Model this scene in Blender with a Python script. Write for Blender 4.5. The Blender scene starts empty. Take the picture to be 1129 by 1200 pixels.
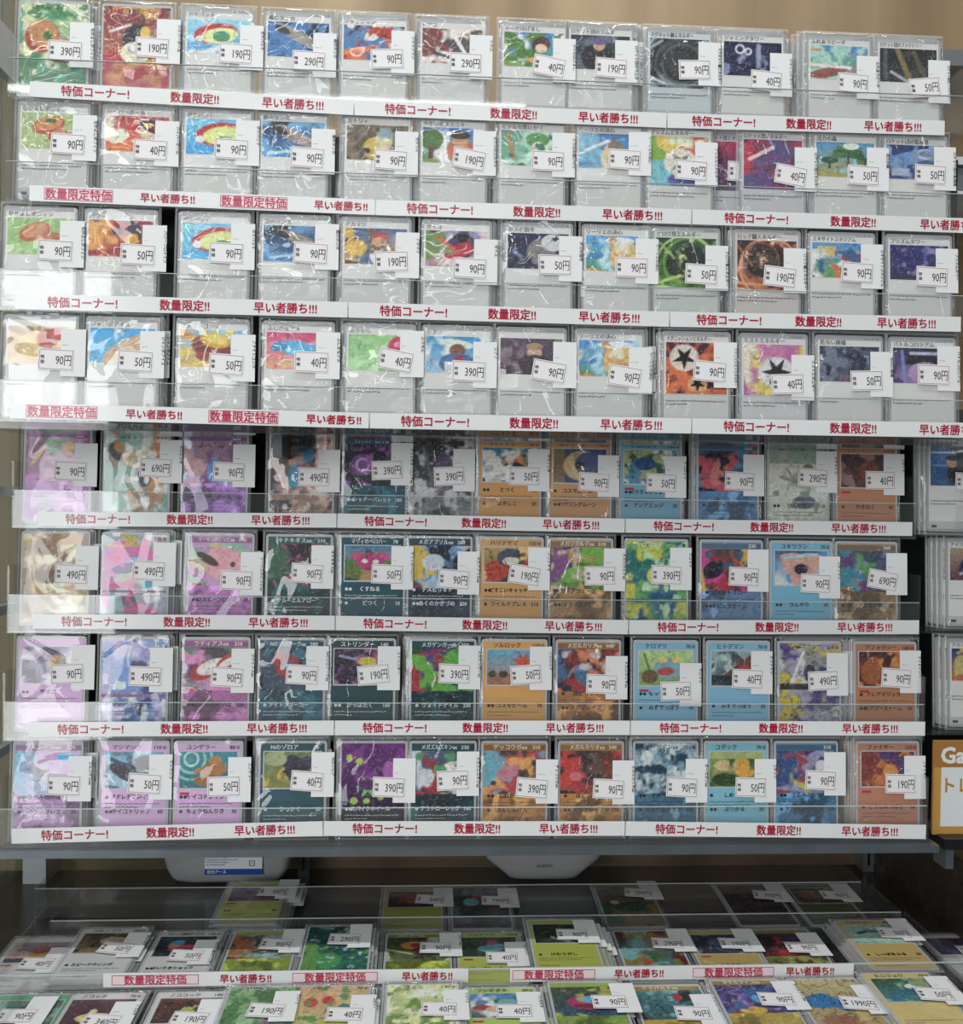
import bpy, bmesh, math, random
import numpy as np
from mathutils import Matrix, Vector

# ------------------------------------------------------------------ camera, world, lights, exposure
SC = bpy.context.scene
COL = SC.collection
F = 1100.0                                   # focal length in pixels of the 1129 x 1200 frame
PITCH, YAW, ROLL = -0.01456, 0.05716, 0.01509
EYE = Vector((0.0, 0.0, 1.35))
fw = Vector((math.sin(YAW) * math.cos(PITCH), math.cos(YAW) * math.cos(PITCH), math.sin(PITCH)))
rt0 = Vector((math.cos(YAW), -math.sin(YAW), 0.0))
up0 = rt0.cross(fw)
rt = rt0 * math.cos(ROLL) + up0 * math.sin(ROLL)
up = up0 * math.cos(ROLL) - rt0 * math.sin(ROLL)
cam = bpy.data.cameras.new('camera')
cam.sensor_fit = 'VERTICAL'
cam.sensor_height = 24.0
cam.lens = 24.0 * F / 1200.0
cam.clip_start = 0.01
camo = bpy.data.objects.new('camera', cam)
COL.objects.link(camo)
M3 = Matrix((rt, up, -fw)).transposed()
camo.matrix_world = Matrix.Translation(EYE) @ M3.to_4x4()
SC.camera = camo

world = bpy.data.worlds.new('shop_ambience')
SC.world = world
world.use_nodes = True
_nt = world.node_tree                              # bright ceiling above, dim aisle and floor below
_tc = _nt.nodes.new('ShaderNodeTexCoord'); _sp = _nt.nodes.new('ShaderNodeSeparateXYZ'); _rp = _nt.nodes.new('ShaderNodeValToRGB')
_rp.color_ramp.elements[0].position = 0.44; _rp.color_ramp.elements[0].color = (0.10, 0.105, 0.11, 1)
_rp.color_ramp.elements[1].position = 0.72; _rp.color_ramp.elements[1].color = (0.60, 0.64, 0.66, 1)
_mr = _nt.nodes.new('ShaderNodeMapRange'); _mr.inputs['From Min'].default_value = -1.0
_nt.links.new(_tc.outputs['Generated'], _sp.inputs[0]); _nt.links.new(_sp.outputs['Z'], _mr.inputs['Value'])
_nt.links.new(_mr.outputs[0], _rp.inputs[0]); _nt.links.new(_rp.outputs[0], _nt.nodes['Background'].inputs[0])
_nt.nodes['Background'].inputs[1].default_value = 0.75

def area(name, loc, target, sx, sy, power, color=(1, 1, 1)):
    l = bpy.data.lights.new(name, 'AREA')
    l.shape = 'RECTANGLE'; l.size = sx; l.size_y = sy; l.energy = power; l.color = color
    o = bpy.data.objects.new(name, l); COL.objects.link(o)
    o.location = loc
    o.rotation_euler = (Vector(target) - Vector(loc)).to_track_quat('-Z', 'Y').to_euler()
    return o
# daylight through the tall shop window behind the camera on the left, the ceiling lamps of the shop, and one added overhead fill
area('window_daylight', (-2.12, -2.6, 1.40), (-0.3, 0.9, 1.3), 1.35, 2.5, 140, (0.97, 0.99, 1.0))
area('ceiling_and_fill_lamp', (-0.20, 0.46, 2.85), (-0.20, 0.50, 0.5), 2.0, 0.035, 30, (0.98, 1.0, 0.98))  # added lamp above the display, brightens the cards lying flat below
for k, (ly, lx, pw) in enumerate(((-0.5, 0.0, 7.0), (-1.2, 0.0, 7.0), (-1.9, 0.1, 6.0), (-2.6, 0.2, 6.5), (-3.3, 0.2, 7.0), (-4.2, 0.3, 8.0))):
    area('ceiling_and_fill_lamp', (lx - 0.75, ly, 2.85), (lx - 0.75, ly + 0.35 * k, 0.5), 2.0, 0.035, pw * 1.1, (0.98, 1.0, 0.98))

SC.view_settings.view_transform = 'Standard'
SC.view_settings.look = 'None'
SC.view_settings.gamma = 1.0
SC.view_settings.use_curve_mapping = False
SC.view_settings.exposure = -0.84
SC.cycles.transparent_max_bounces = 40
SC.cycles.max_bounces = 8
SC.cycles.sample_clamp_indirect = 4.0
SC.cycles.caustics_reflective = False
SC.cycles.caustics_refractive = False

# ------------------------------------------------------------------ helpers
def ray(px, py):
    return fw + rt * ((px - 564.5) / F) + up * ((600.0 - py) / F)
def at(px, py, y):
    """world point seen at a photo pixel, on the upright plane a distance y away"""
    v = ray(px, py); return EYE + v * (y / v.y)
def at_z(px, py, z):
    v = ray(px, py); return EYE + v * ((z - EYE.z) / v.z)

def lin(h, gain=1.0):
    c = []
    for i in (0, 2, 4):
        s = int(h[i:i + 2], 16) / 255.0
        q = gain * (s / 12.92 if s <= 0.04045 else ((s + 0.055) / 1.055) ** 2.4)
        c.append(min(0.9, max(0.004, q - 0.012) if gain > 1.2 else q))
    return np.array(c)
INK = 1.21

def nodes(name):
    m = bpy.data.materials.new(name); m.use_nodes = True
    nt = m.node_tree; nt.nodes.clear()
    out = nt.nodes.new('ShaderNodeOutputMaterial')
    return m, nt, out
def principled(name, col, rough=0.5, metal=0.0, spec=0.5, noise=None, bump=None, stretch=(1, 1, 1)):
    m, nt, out = nodes(name)
    b = nt.nodes.new('ShaderNodeBsdfPrincipled')
    b.inputs['Base Color'].default_value = (*col, 1); b.inputs['Roughness'].default_value = rough
    b.inputs['Metallic'].default_value = metal; b.inputs['Specular IOR Level'].default_value = spec
    nt.links.new(b.outputs[0], out.inputs[0])
    if noise or bump:
        tc = nt.nodes.new('ShaderNodeTexCoord'); mp = nt.nodes.new('ShaderNodeMapping')
        mp.inputs['Scale'].default_value = stretch
        nt.links.new(tc.outputs['Object'], mp.inputs[0])
    if noise:
        n = nt.nodes.new('ShaderNodeTexNoise'); n.inputs['Scale'].default_value = noise[0]; n.inputs['Detail'].default_value = 5
        r = nt.nodes.new('ShaderNodeValToRGB')
        r.color_ramp.elements[0].position = 0.35; r.color_ramp.elements[1].position = 0.68
        r.color_ramp.elements[0].color = (*noise[1], 1); r.color_ramp.elements[1].color = (*col, 1)
        nt.links.new(mp.outputs[0], n.inputs['Vector']); nt.links.new(n.outputs['Fac'], r.inputs[0]); nt.links.new(r.outputs[0], b.inputs['Base Color'])
    if bump:
        n2 = nt.nodes.new('ShaderNodeTexNoise'); n2.inputs['Scale'].default_value = bump[0]
        bp = nt.nodes.new('ShaderNodeBump'); bp.inputs['Strength'].default_value = bump[1]; bp.inputs['Distance'].default_value = 0.002
        nt.links.new(mp.outputs[0], n2.inputs['Vector']); nt.links.new(n2.outputs['Fac'], bp.inputs['Height']); nt.links.new(bp.outputs[0], b.inputs['Normal'])
    return m

def print_mat(name, rough, spec):
    """ink on paper: colour comes from the printed pattern stored with the mesh"""
    m, nt, out = nodes(name)
    b = nt.nodes.new('ShaderNodeBsdfPrincipled'); a = nt.nodes.new('ShaderNodeVertexColor'); a.layer_name = 'ink'
    b.inputs['Roughness'].default_value = rough; b.inputs['Specular IOR Level'].default_value = spec
    nt.links.new(a.outputs[0], b.inputs['Base Color']); nt.links.new(b.outputs[0], out.inputs[0])
    return m

def film(name, tint, rough, crinkle, haze, ior=1.45, scale=26.0):
    """clear plastic: lets light through and mirrors at the surface; crinkle = height of its folds"""
    m, nt, out = nodes(name)
    t = nt.nodes.new('ShaderNodeBsdfTransparent'); t.inputs[0].default_value = (*tint, 1)
    d = nt.nodes.new('ShaderNodeBsdfDiffuse'); d.inputs[0].default_value = (0.85, 0.87, 0.88, 1)
    g = nt.nodes.new('ShaderNodeBsdfGlossy'); g.inputs['Roughness'].default_value = rough
    ge = nt.nodes.new('ShaderNodeNewGeometry'); dt = nt.nodes.new('ShaderNodeVectorMath'); dt.operation = 'DOT_PRODUCT'
    nt.links.new(ge.outputs['Incoming'], dt.inputs[0]); nt.links.new(ge.outputs['True Normal'], dt.inputs[1])
    prev = dt.outputs['Value']; f0 = ((ior - 1) / (ior + 1)) ** 2
    for op, val in (('ABSOLUTE', None), ('SUBTRACT', 1.0), ('POWER', 5.0), ('MULTIPLY_ADD', 1.0 - f0)):   # reflection rises towards grazing, alike from both sides
        q_ = nt.nodes.new('ShaderNodeMath'); q_.operation = op; q_.use_clamp = op != 'ABSOLUTE'
        if op == 'SUBTRACT': q_.inputs[0].default_value = 1.0; nt.links.new(prev, q_.inputs[1])
        else:
            nt.links.new(prev, q_.inputs[0])
            if val is not None: q_.inputs[1].default_value = val
            if op == 'MULTIPLY_ADD': q_.inputs[2].default_value = f0
        prev = q_.outputs[0]
    mx = nt.nodes.new('ShaderNodeMixShader'); mx.inputs[0].default_value = haze
    my = nt.nodes.new('ShaderNodeMixShader')
    nt.links.new(t.outputs[0], mx.inputs[1]); nt.links.new(d.outputs[0], mx.inputs[2])
    nt.links.new(prev, my.inputs[0]); nt.links.new(mx.outputs[0], my.inputs[1]); nt.links.new(g.outputs[0], my.inputs[2])
    nt.links.new(my.outputs[0], out.inputs[0])
    if crinkle:
        tc = nt.nodes.new('ShaderNodeTexCoord'); oi = nt.nodes.new('ShaderNodeObjectInfo')
        ad = nt.nodes.new('ShaderNodeVectorMath'); ad.operation = 'ADD'
        sc = nt.nodes.new('ShaderNodeVectorMath'); sc.operation = 'SCALE'; sc.inputs['Scale'].default_value = 5.0
        cb = nt.nodes.new('ShaderNodeCombineXYZ')
        for k in range(3): nt.links.new(oi.outputs['Random'], cb.inputs[k])
        nt.links.new(cb.outputs[0], sc.inputs[0]); nt.links.new(tc.outputs['Object'], ad.inputs[0]); nt.links.new(sc.outputs[0], ad.inputs[1])
        def mth(op, a, b=None, c=None):
            q = nt.nodes.new('ShaderNodeMath'); q.operation = op
            for i_, val in enumerate((a, b, c)):
                if val is None: continue
                if isinstance(val, (int, float)): q.inputs[i_].default_value = val
                else: nt.links.new(val, q.inputs[i_])
            return q.outputs[0]
        def noise(k, det, dist):
            q = nt.nodes.new('ShaderNodeTexNoise'); q.inputs['Scale'].default_value = k; q.inputs['Detail'].default_value = det
            q.inputs['Distortion'].default_value = dist; nt.links.new(ad.outputs[0], q.inputs['Vector']); return q.outputs['Fac']
        def crease(k, p):                              # narrow raised folds along wandering lines
            return mth('POWER', mth('SUBTRACT', 1.0, mth('ABSOLUTE', mth('MULTIPLY_ADD', noise(k, 1.0, 0.9), 2.0, -1.0))), p)
        broken = mth('GREATER_THAN', noise(scale * 1.1, 0.0, 0.0), 0.47)
        creases = mth('MULTIPLY', crease(scale * .8, 14.0), mth('MULTIPLY', broken, 0.8))
        hgt = mth('ADD', creases, mth('MULTIPLY', noise(scale * .8, 0.6, 0.8), 5.5))
        bp = nt.nodes.new('ShaderNodeBump'); bp.inputs['Strength'].default_value = 1.0; bp.inputs['Distance'].default_value = crinkle
        nt.links.new(hgt, bp.inputs['Height']); nt.links.new(bp.outputs[0], g.inputs['Normal'])
    return m

MAT = {
    'print': print_mat('matte_print', 0.6, 0.3),
    'strip': print_mat('laminated_print', 0.16, 0.5),
    'card': print_mat('coated_card_print', 0.4, 0.4),
    'crinkle': film('crinkled_clear_bag', (0.99, 0.992, 0.992), 0.05, 0.0018, 0.03, 1.6, 30.0),
    'rim': film('sealed_sleeve_rim', (0.95, 0.955, 0.955), 0.12, 0, 0.26),
    'smooth': film('smooth_clear_sleeve', (0.99, 0.992, 0.992), 0.05, 0.0010, 0.015, 1.5, 24.0),
    'acrylic': film('clear_acrylic', (0.985, 0.99, 0.99), 0.03, 0, 0.02, 1.49),
    'edge': principled('acrylic_cut_edge', (0.55, 0.60, 0.62), 0.15),
    'smoke': film('smoky_acrylic', (0.955, 0.965, 0.97), 0.06, 0, 0.015, 1.49),
    'black': principled('black_board_and_shade', (0.012, 0.013, 0.014), 0.35),  # near-black colour also puts shade into the gaps behind the stands' cards
    'steel': principled('grey_painted_steel', (0.15, 0.175, 0.195), 0.28, 0.4, noise=(30, (0.12, 0.14, 0.155))),
    'dark': principled('dark_slot', (0.004, 0.004, 0.004), 0.7),
    'kraft': principled('tan_wood_panel', (0.47, 0.345, 0.205), 0.6, noise=(2.6, (0.23, 0.155, 0.085)), stretch=(3.0, 1.0, 0.12), bump=(60, 0.15)),
    'wood': principled('dark_brown_laminate', (0.060, 0.048, 0.038), 0.22, noise=(9, (0.035, 0.028, 0.022)), stretch=(1, 5, 5)),
    'white': principled('white_painted_post', (0.72, 0.75, 0.78), 0.4, noise=(12, (0.66, 0.69, 0.72))),
    'grey': principled('grey_aluminium', (0.30, 0.32, 0.33), 0.35, 0.5, noise=(15, (0.25, 0.27, 0.28))),
    'panel': film('grey_green_glass_panel', (0.78, 0.82, 0.80), 0.05, 0, 0.14, 1.5),
    'ashpanel': principled('ash_grey_wall_panel', (0.40, 0.41, 0.38), 0.5, noise=(5, (0.27, 0.27, 0.245)), stretch=(2, 1, .6)),
    'beige': principled('beige_laminate', (0.42, 0.37, 0.28), 0.45, noise=(7, (0.36, 0.31, 0.23))),
    'floor': principled('grey_vinyl_floor', (0.30, 0.29, 0.27), 0.4, noise=(5, (0.26, 0.25, 0.23))),
    'ceiling': principled('white_ceiling_tile', (0.75, 0.75, 0.73), 0.8, noise=(40, (0.68, 0.68, 0.66))),
    'tub': film('milky_translucent_plastic', (0.62, 0.64, 0.64), 0.25, 0.0, 0.42, 1.45),
    'lampwhite': principled('white_board', (0.82, 0.84, 0.84), 0.5, noise=(20, (0.78, 0.80, 0.80))),
}

# flat lettering: every string is turned into a mesh once
_TX = {}
def text_mesh(s, weight=0.0):
    k = (s, weight)
    if k not in _TX:
        c = bpy.data.curves.new('lettering', 'FONT'); c.body = s; c.resolution_u = 2; c.offset = weight
        o = bpy.data.objects.new('lettering', c); COL.objects.link(o)
        dg = bpy.context.evaluated_depsgraph_get(); m = o.evaluated_get(dg).to_mesh()
        v = np.array([(p.co.x, p.co.y) for p in m.vertices]) if len(m.vertices) else np.zeros((0, 2))
        f = [tuple(p.vertices) for p in m.polygons]
        o.evaluated_get(dg).to_mesh_clear()
        bpy.data.objects.remove(o); bpy.data.curves.remove(c)
        if len(v):
            v[:, 0] -= v[:, 0].min()
        _TX[k] = (v, f, float(v[:, 0].max()) if len(v) else 0.0)
    return _TX[k]

class MB:
    """collects coloured shapes and links them as ONE mesh object"""
    def __init__(s): s.v = []; s.f = []; s.c = []; s.n = 0
    def add(s, v, f, col):
        v = np.asarray(v, float)
        s.v.append(v); s.f += [tuple(i + s.n for i in p) for p in f]
        col = np.asarray(col, float)
        s.c.append(np.tile(col, (len(v), 1)) if col.ndim == 1 else col); s.n += len(v)
    def box(s, a, b, col=(0.8, 0.8, 0.8)):
        (x0, y0, z0), (x1, y1, z1) = a, b
        v = [(x0, y0, z0), (x1, y0, z0), (x1, y1, z0), (x0, y1, z0), (x0, y0, z1), (x1, y0, z1), (x1, y1, z1), (x0, y1, z1)]
        s.add(v, [(0, 3, 2, 1), (4, 5, 6, 7), (0, 1, 5, 4), (1, 2, 6, 5), (2, 3, 7, 6), (3, 0, 4, 7)], col)
    def rect(s, x0, z0, x1, z1, y, col):
        s.add([(x0, y, z0), (x1, y, z0), (x1, y, z1), (x0, y, z1)], [(0, 1, 2, 3)], col)
    def frame(s, x0, z0, x1, z1, w, y, col):
        s.rect(x0, z0, x1, z0 + w, y, col); s.rect(x0, z1 - w, x1, z1, y, col)
        s.rect(x0, z0 + w, x0 + w, z1 - w, y, col); s.rect(x1 - w, z0 + w, x1, z1 - w, y, col)
    def round_slab(s, x0, z0, x1, z1, y0, y1, r, col, side):
        p = []
        for cx, cz, a0 in ((x1 - r, z0 + r, -90), (x1 - r, z1 - r, 0), (x0 + r, z1 - r, 90), (x0 + r, z0 + r, 180)):
            for k in range(4):
                a = math.radians(a0 + 30 * k); p.append((cx + r * math.cos(a), cz + r * math.sin(a)))
        n = len(p)
        s.add([(x, y0, z) for x, z in p], [tuple(range(n))], col)
        s.add([(x, y1, z) for x, z in p], [tuple(range(n - 1, -1, -1))], side)
        s.add([(x, y0, z) for x, z in p] + [(x, y1, z) for x, z in p], [(i, n + i, n + (i + 1) % n, (i + 1) % n) for i in range(n)], side)
    def text(s, t, x, z, y, size, col, weight=0.0, sx=1.0, align='l', rot=0.0, maxw=None):
        if weight > 0:                                 # overprint for a heavier stroke
            d = weight * size
            for n, (ax, az) in enumerate(((-d, 0), (d, 0)) if weight < .02 else ((-d, -d), (d, -d), (-d, d), (d, d))):
                s.text(t, x + ax, z + az, y - n * .00002, size, col, 0.0, sx, align, rot, maxw)
            return
        v, f, w = text_mesh(t, 0.0)
        if not len(v): return
        k = size
        if maxw and w * k * sx > maxw: sx = maxw / (w * k)
        px = v[:, 0] * k * sx; pz = v[:, 1] * k
        if align == 'c': px = px - w * k * sx / 2
        if align == 'r': px = px - w * k * sx
        c, q = math.cos(rot), math.sin(rot)
        s.add(np.stack([x + px * c - pz * q, np.full(len(px), y), z + px * q + pz * c], 1), f, col)
    def rotate_about(s, i0, cx, cz, a):
        """turn every shape from index i0 on about (cx, cz) in the x-z plane"""
        c, q = math.cos(a), math.sin(a)
        for v in s.v[i0:]:
            x, z = v[:, 0] - cx, v[:, 2] - cz
            v[:, 0], v[:, 2] = cx + x * c - z * q, cz + x * q + z * c
    def build(s, name, mat, parent=None, smooth=False):
        me = bpy.data.meshes.new(name)
        v = np.concatenate(s.v)
        me.from_pydata(v.tolist(), [], s.f); me.update()
        a = me.color_attributes.new('ink', 'FLOAT_COLOR', 'POINT')
        c = np.concatenate([np.concatenate(s.c), np.ones((len(v), 1))], 1).astype(np.float32)
        a.data.foreach_set('color', c.ravel())
        if smooth: me.shade_smooth()
        me.materials.append(MAT[mat] if isinstance(mat, str) else mat)
        o = bpy.data.objects.new(name, me); COL.objects.link(o)
        if parent: o.parent = parent
        return o

def empty(name, loc, label, cat, group=None, rot=None):
    o = bpy.data.objects.new(name, None); COL.objects.link(o); o.empty_display_size = 0.02
    o.location = loc
    if rot: o.rotation_euler = rot
    return tag(o, label, cat, group)
def tag(o, label, cat, group=None):
    o['label'] = label; o['category'] = cat
    if group: o['group'] = group
    return o
def structure(o):
    o['kind'] = 'structure'; return o
def boxobj(name, a, b, mat, parent=None):
    m = MB(); m.box(a, b); return m.build(name, mat, parent)

# ------------------------------------------------------------------ printed pictures: small pattern language on a (u, v) grid
def value_noise(u, v, seed, scale, asp):
    r = np.random.RandomState(seed * 7 + 3); out = 0; amp = 1.0; tot = 0
    for k in range(3):
        n = int(scale * 2 ** k) + 3; t = r.rand(n * 2 + 4, n * 2 + 4)
        x = u * scale * 2 ** k; y = v * scale * 2 ** k * asp
        i = np.floor(x).astype(int) % n; j = np.floor(y).astype(int) % n
        fx = x - np.floor(x); fy = y - np.floor(y); fx = fx * fx * (3 - 2 * fx); fy = fy * fy * (3 - 2 * fy)
        out = out + amp * ((t[i, j] * (1 - fx) + t[i + 1, j] * fx) * (1 - fy) + (t[i, j + 1] * (1 - fx) + t[i + 1, j + 1] * fx) * fy)
        tot += amp; amp *= 0.5
    return out / tot
def sstep(x, w): return np.clip(x / w + 0.5, 0, 1)
def picture(spec, u, v, asp):
    C = np.full(u.shape + (3,), 0.5)
    def lay(mask, col): C[:] = C * (1 - mask[..., None]) + lin(col, INK) * mask[..., None]
    for item in spec.split(';'):
        a = item.split(); k = a[0]
        if k in 'gh':
            t = (v if k == 'g' else u)[..., None]; C[:] = lin(a[1], INK) * (1 - t) + lin(a[2], INK) * t; continue
        p = [float(x) for x in a[1:-1]]; c = a[-1]
        if k == 'n':                                     # drifting patches
            lay(sstep(value_noise(u, v, int(p[0]), p[1], asp) - p[2], 0.10), c)
        elif k == 'w':                                   # marbled veins
            q = value_noise(u, v, int(p[0]), p[1], asp); lay(np.clip(1 - np.abs(np.sin(q * 19)) / 0.32, 0, 1), c)
        elif k == 'e':
            t = math.radians(p[4]); x = u - p[0]; y = (v - p[1]) * asp
            q = ((x * math.cos(t) + y * math.sin(t)) / p[2]) ** 2 + ((-x * math.sin(t) + y * math.cos(t)) / (p[3] * asp)) ** 2
            lay(sstep(1 - q, 0.25), c)
        elif k == 'o':
            d = np.sqrt((u - p[0]) ** 2 + ((v - p[1]) * asp) ** 2); lay(sstep(p[3] / 2 - np.abs(d - p[2]), 0.02), c)
        elif k == 'l':
            x0, y0, x1, y1, w = p; dx, dy = x1 - x0, (y1 - y0) * asp
            t = np.clip(((u - x0) * dx + (v - y0) * asp * dy) / (dx * dx + dy * dy), 0, 1)
            lay(sstep(w / 2 - np.hypot(u - x0 - t * dx, (v - y0) * asp - t * dy), 0.025), c)
        elif k == 'r':
            an = np.arctan2((v - p[1]) * asp, u - p[0]); lay((np.sin(an * p[2] + p[3]) > 0.35).astype(float), c)
        elif k == 'b':
            lay(((u >= p[0]) & (v >= p[1]) & (u <= p[2]) & (v <= p[3])).astype(float), c)
        elif k == 's':                                   # diagonal bands of foil sheen colour
            lay(np.clip(np.sin((u * p[0] + v * p[1]) * 6.28 + p[2]) - 0.25, 0, 1) * p[3], c)
        elif k == 't':                                   # star: cx cy r points
            an = np.arctan2((v - p[1]) * asp, u - p[0]); d = np.hypot(u - p[0], (v - p[1]) * asp)
            t = 1 - np.abs((((an - 1.5708) * p[3] / 6.2832 + 0.5) % 1) * 2 - 1); t = 1 - t; inn = .55 if p[3] <= 3 else .36
            lay(sstep(p[2] * inn / (inn + (1 - inn) * (1 - t)) - d, 0.02), c)
    fine = value_noise(u, v, 5 + len(spec), 16, asp); C *= (0.80 + 0.40 * fine)[..., None]
    q = value_noise(u, v, 11 + len(spec), 5, asp); ln = np.clip(1 - np.abs(((q * 6) % 1) - .5) / .10, 0, 1) * .42
    C *= (1 - ln)[..., None]
    q = value_noise(u, v, 23 + len(spec), 7, asp); ln = np.clip(1 - np.abs(((q * 5) % 1) - .5) / .07, 0, 1) * .30
    C[:] = C * (1 - ln[..., None]) + .62 * ln[..., None]
    g = C.mean(-1, keepdims=True)
    return np.clip(g + (C - g) * .88, .004, .9) ** 1.18 * 1.06
def picture_mesh(spec, x0, z0, x1, z1, y, nx, nz, name, parent):
    u, v = np.meshgrid(np.linspace(0, 1, nx), np.linspace(0, 1, nz), indexing='ij')
    col = picture(spec, u, v, (z1 - z0) / (x1 - x0))
    m = MB()
    i = np.arange(nx * nz).reshape(nx, nz)
    f = np.stack([i[:-1, :-1], i[1:, :-1], i[1:, 1:], i[:-1, 1:]], -1).reshape(-1, 4).tolist()
    m.add(np.stack([x0 + u * (x1 - x0), np.full_like(u, y), z0 + v * (z1 - z0)], -1).reshape(-1, 3), f, col.reshape(-1, 3))
    return m.build(name, 'card', parent)

# ------------------------------------------------------------------ the setting
structure(boxobj('floor', (-2.6, -3.2, -0.05), (2.6, 1.3, 0.0), 'floor'))
structure(boxobj('wall_back', (-0.50, 1.125, 0.0), (2.6, 1.20, 2.95), 'kraft'))
structure(boxobj('wall_rear', (-1.9, 1.125, 0.0), (-0.501, 1.20, 2.95), 'ashpanel'))
wl = MB(); wl.box((-0.478, 0.70, 0.0), (-0.470, 1.125, 2.2)); wl = structure(wl.build('wall_left', 'panel'))

# rows: strip height above the eye (m) and distance (m), measured from the photograph
ZR = [0.3555, 0.2611, 0.1646, 0.0683, -0.0244, -0.1206, -0.2171, -0.3113]
YR = [0.8631, 0.8520, 0.8387, 0.8264, 0.9058, 0.8928, 0.8816, 0.8710]
FZ = [EYE.z + z - 0.0075 for z in ZR]                       # height of each tier's floor

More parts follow.
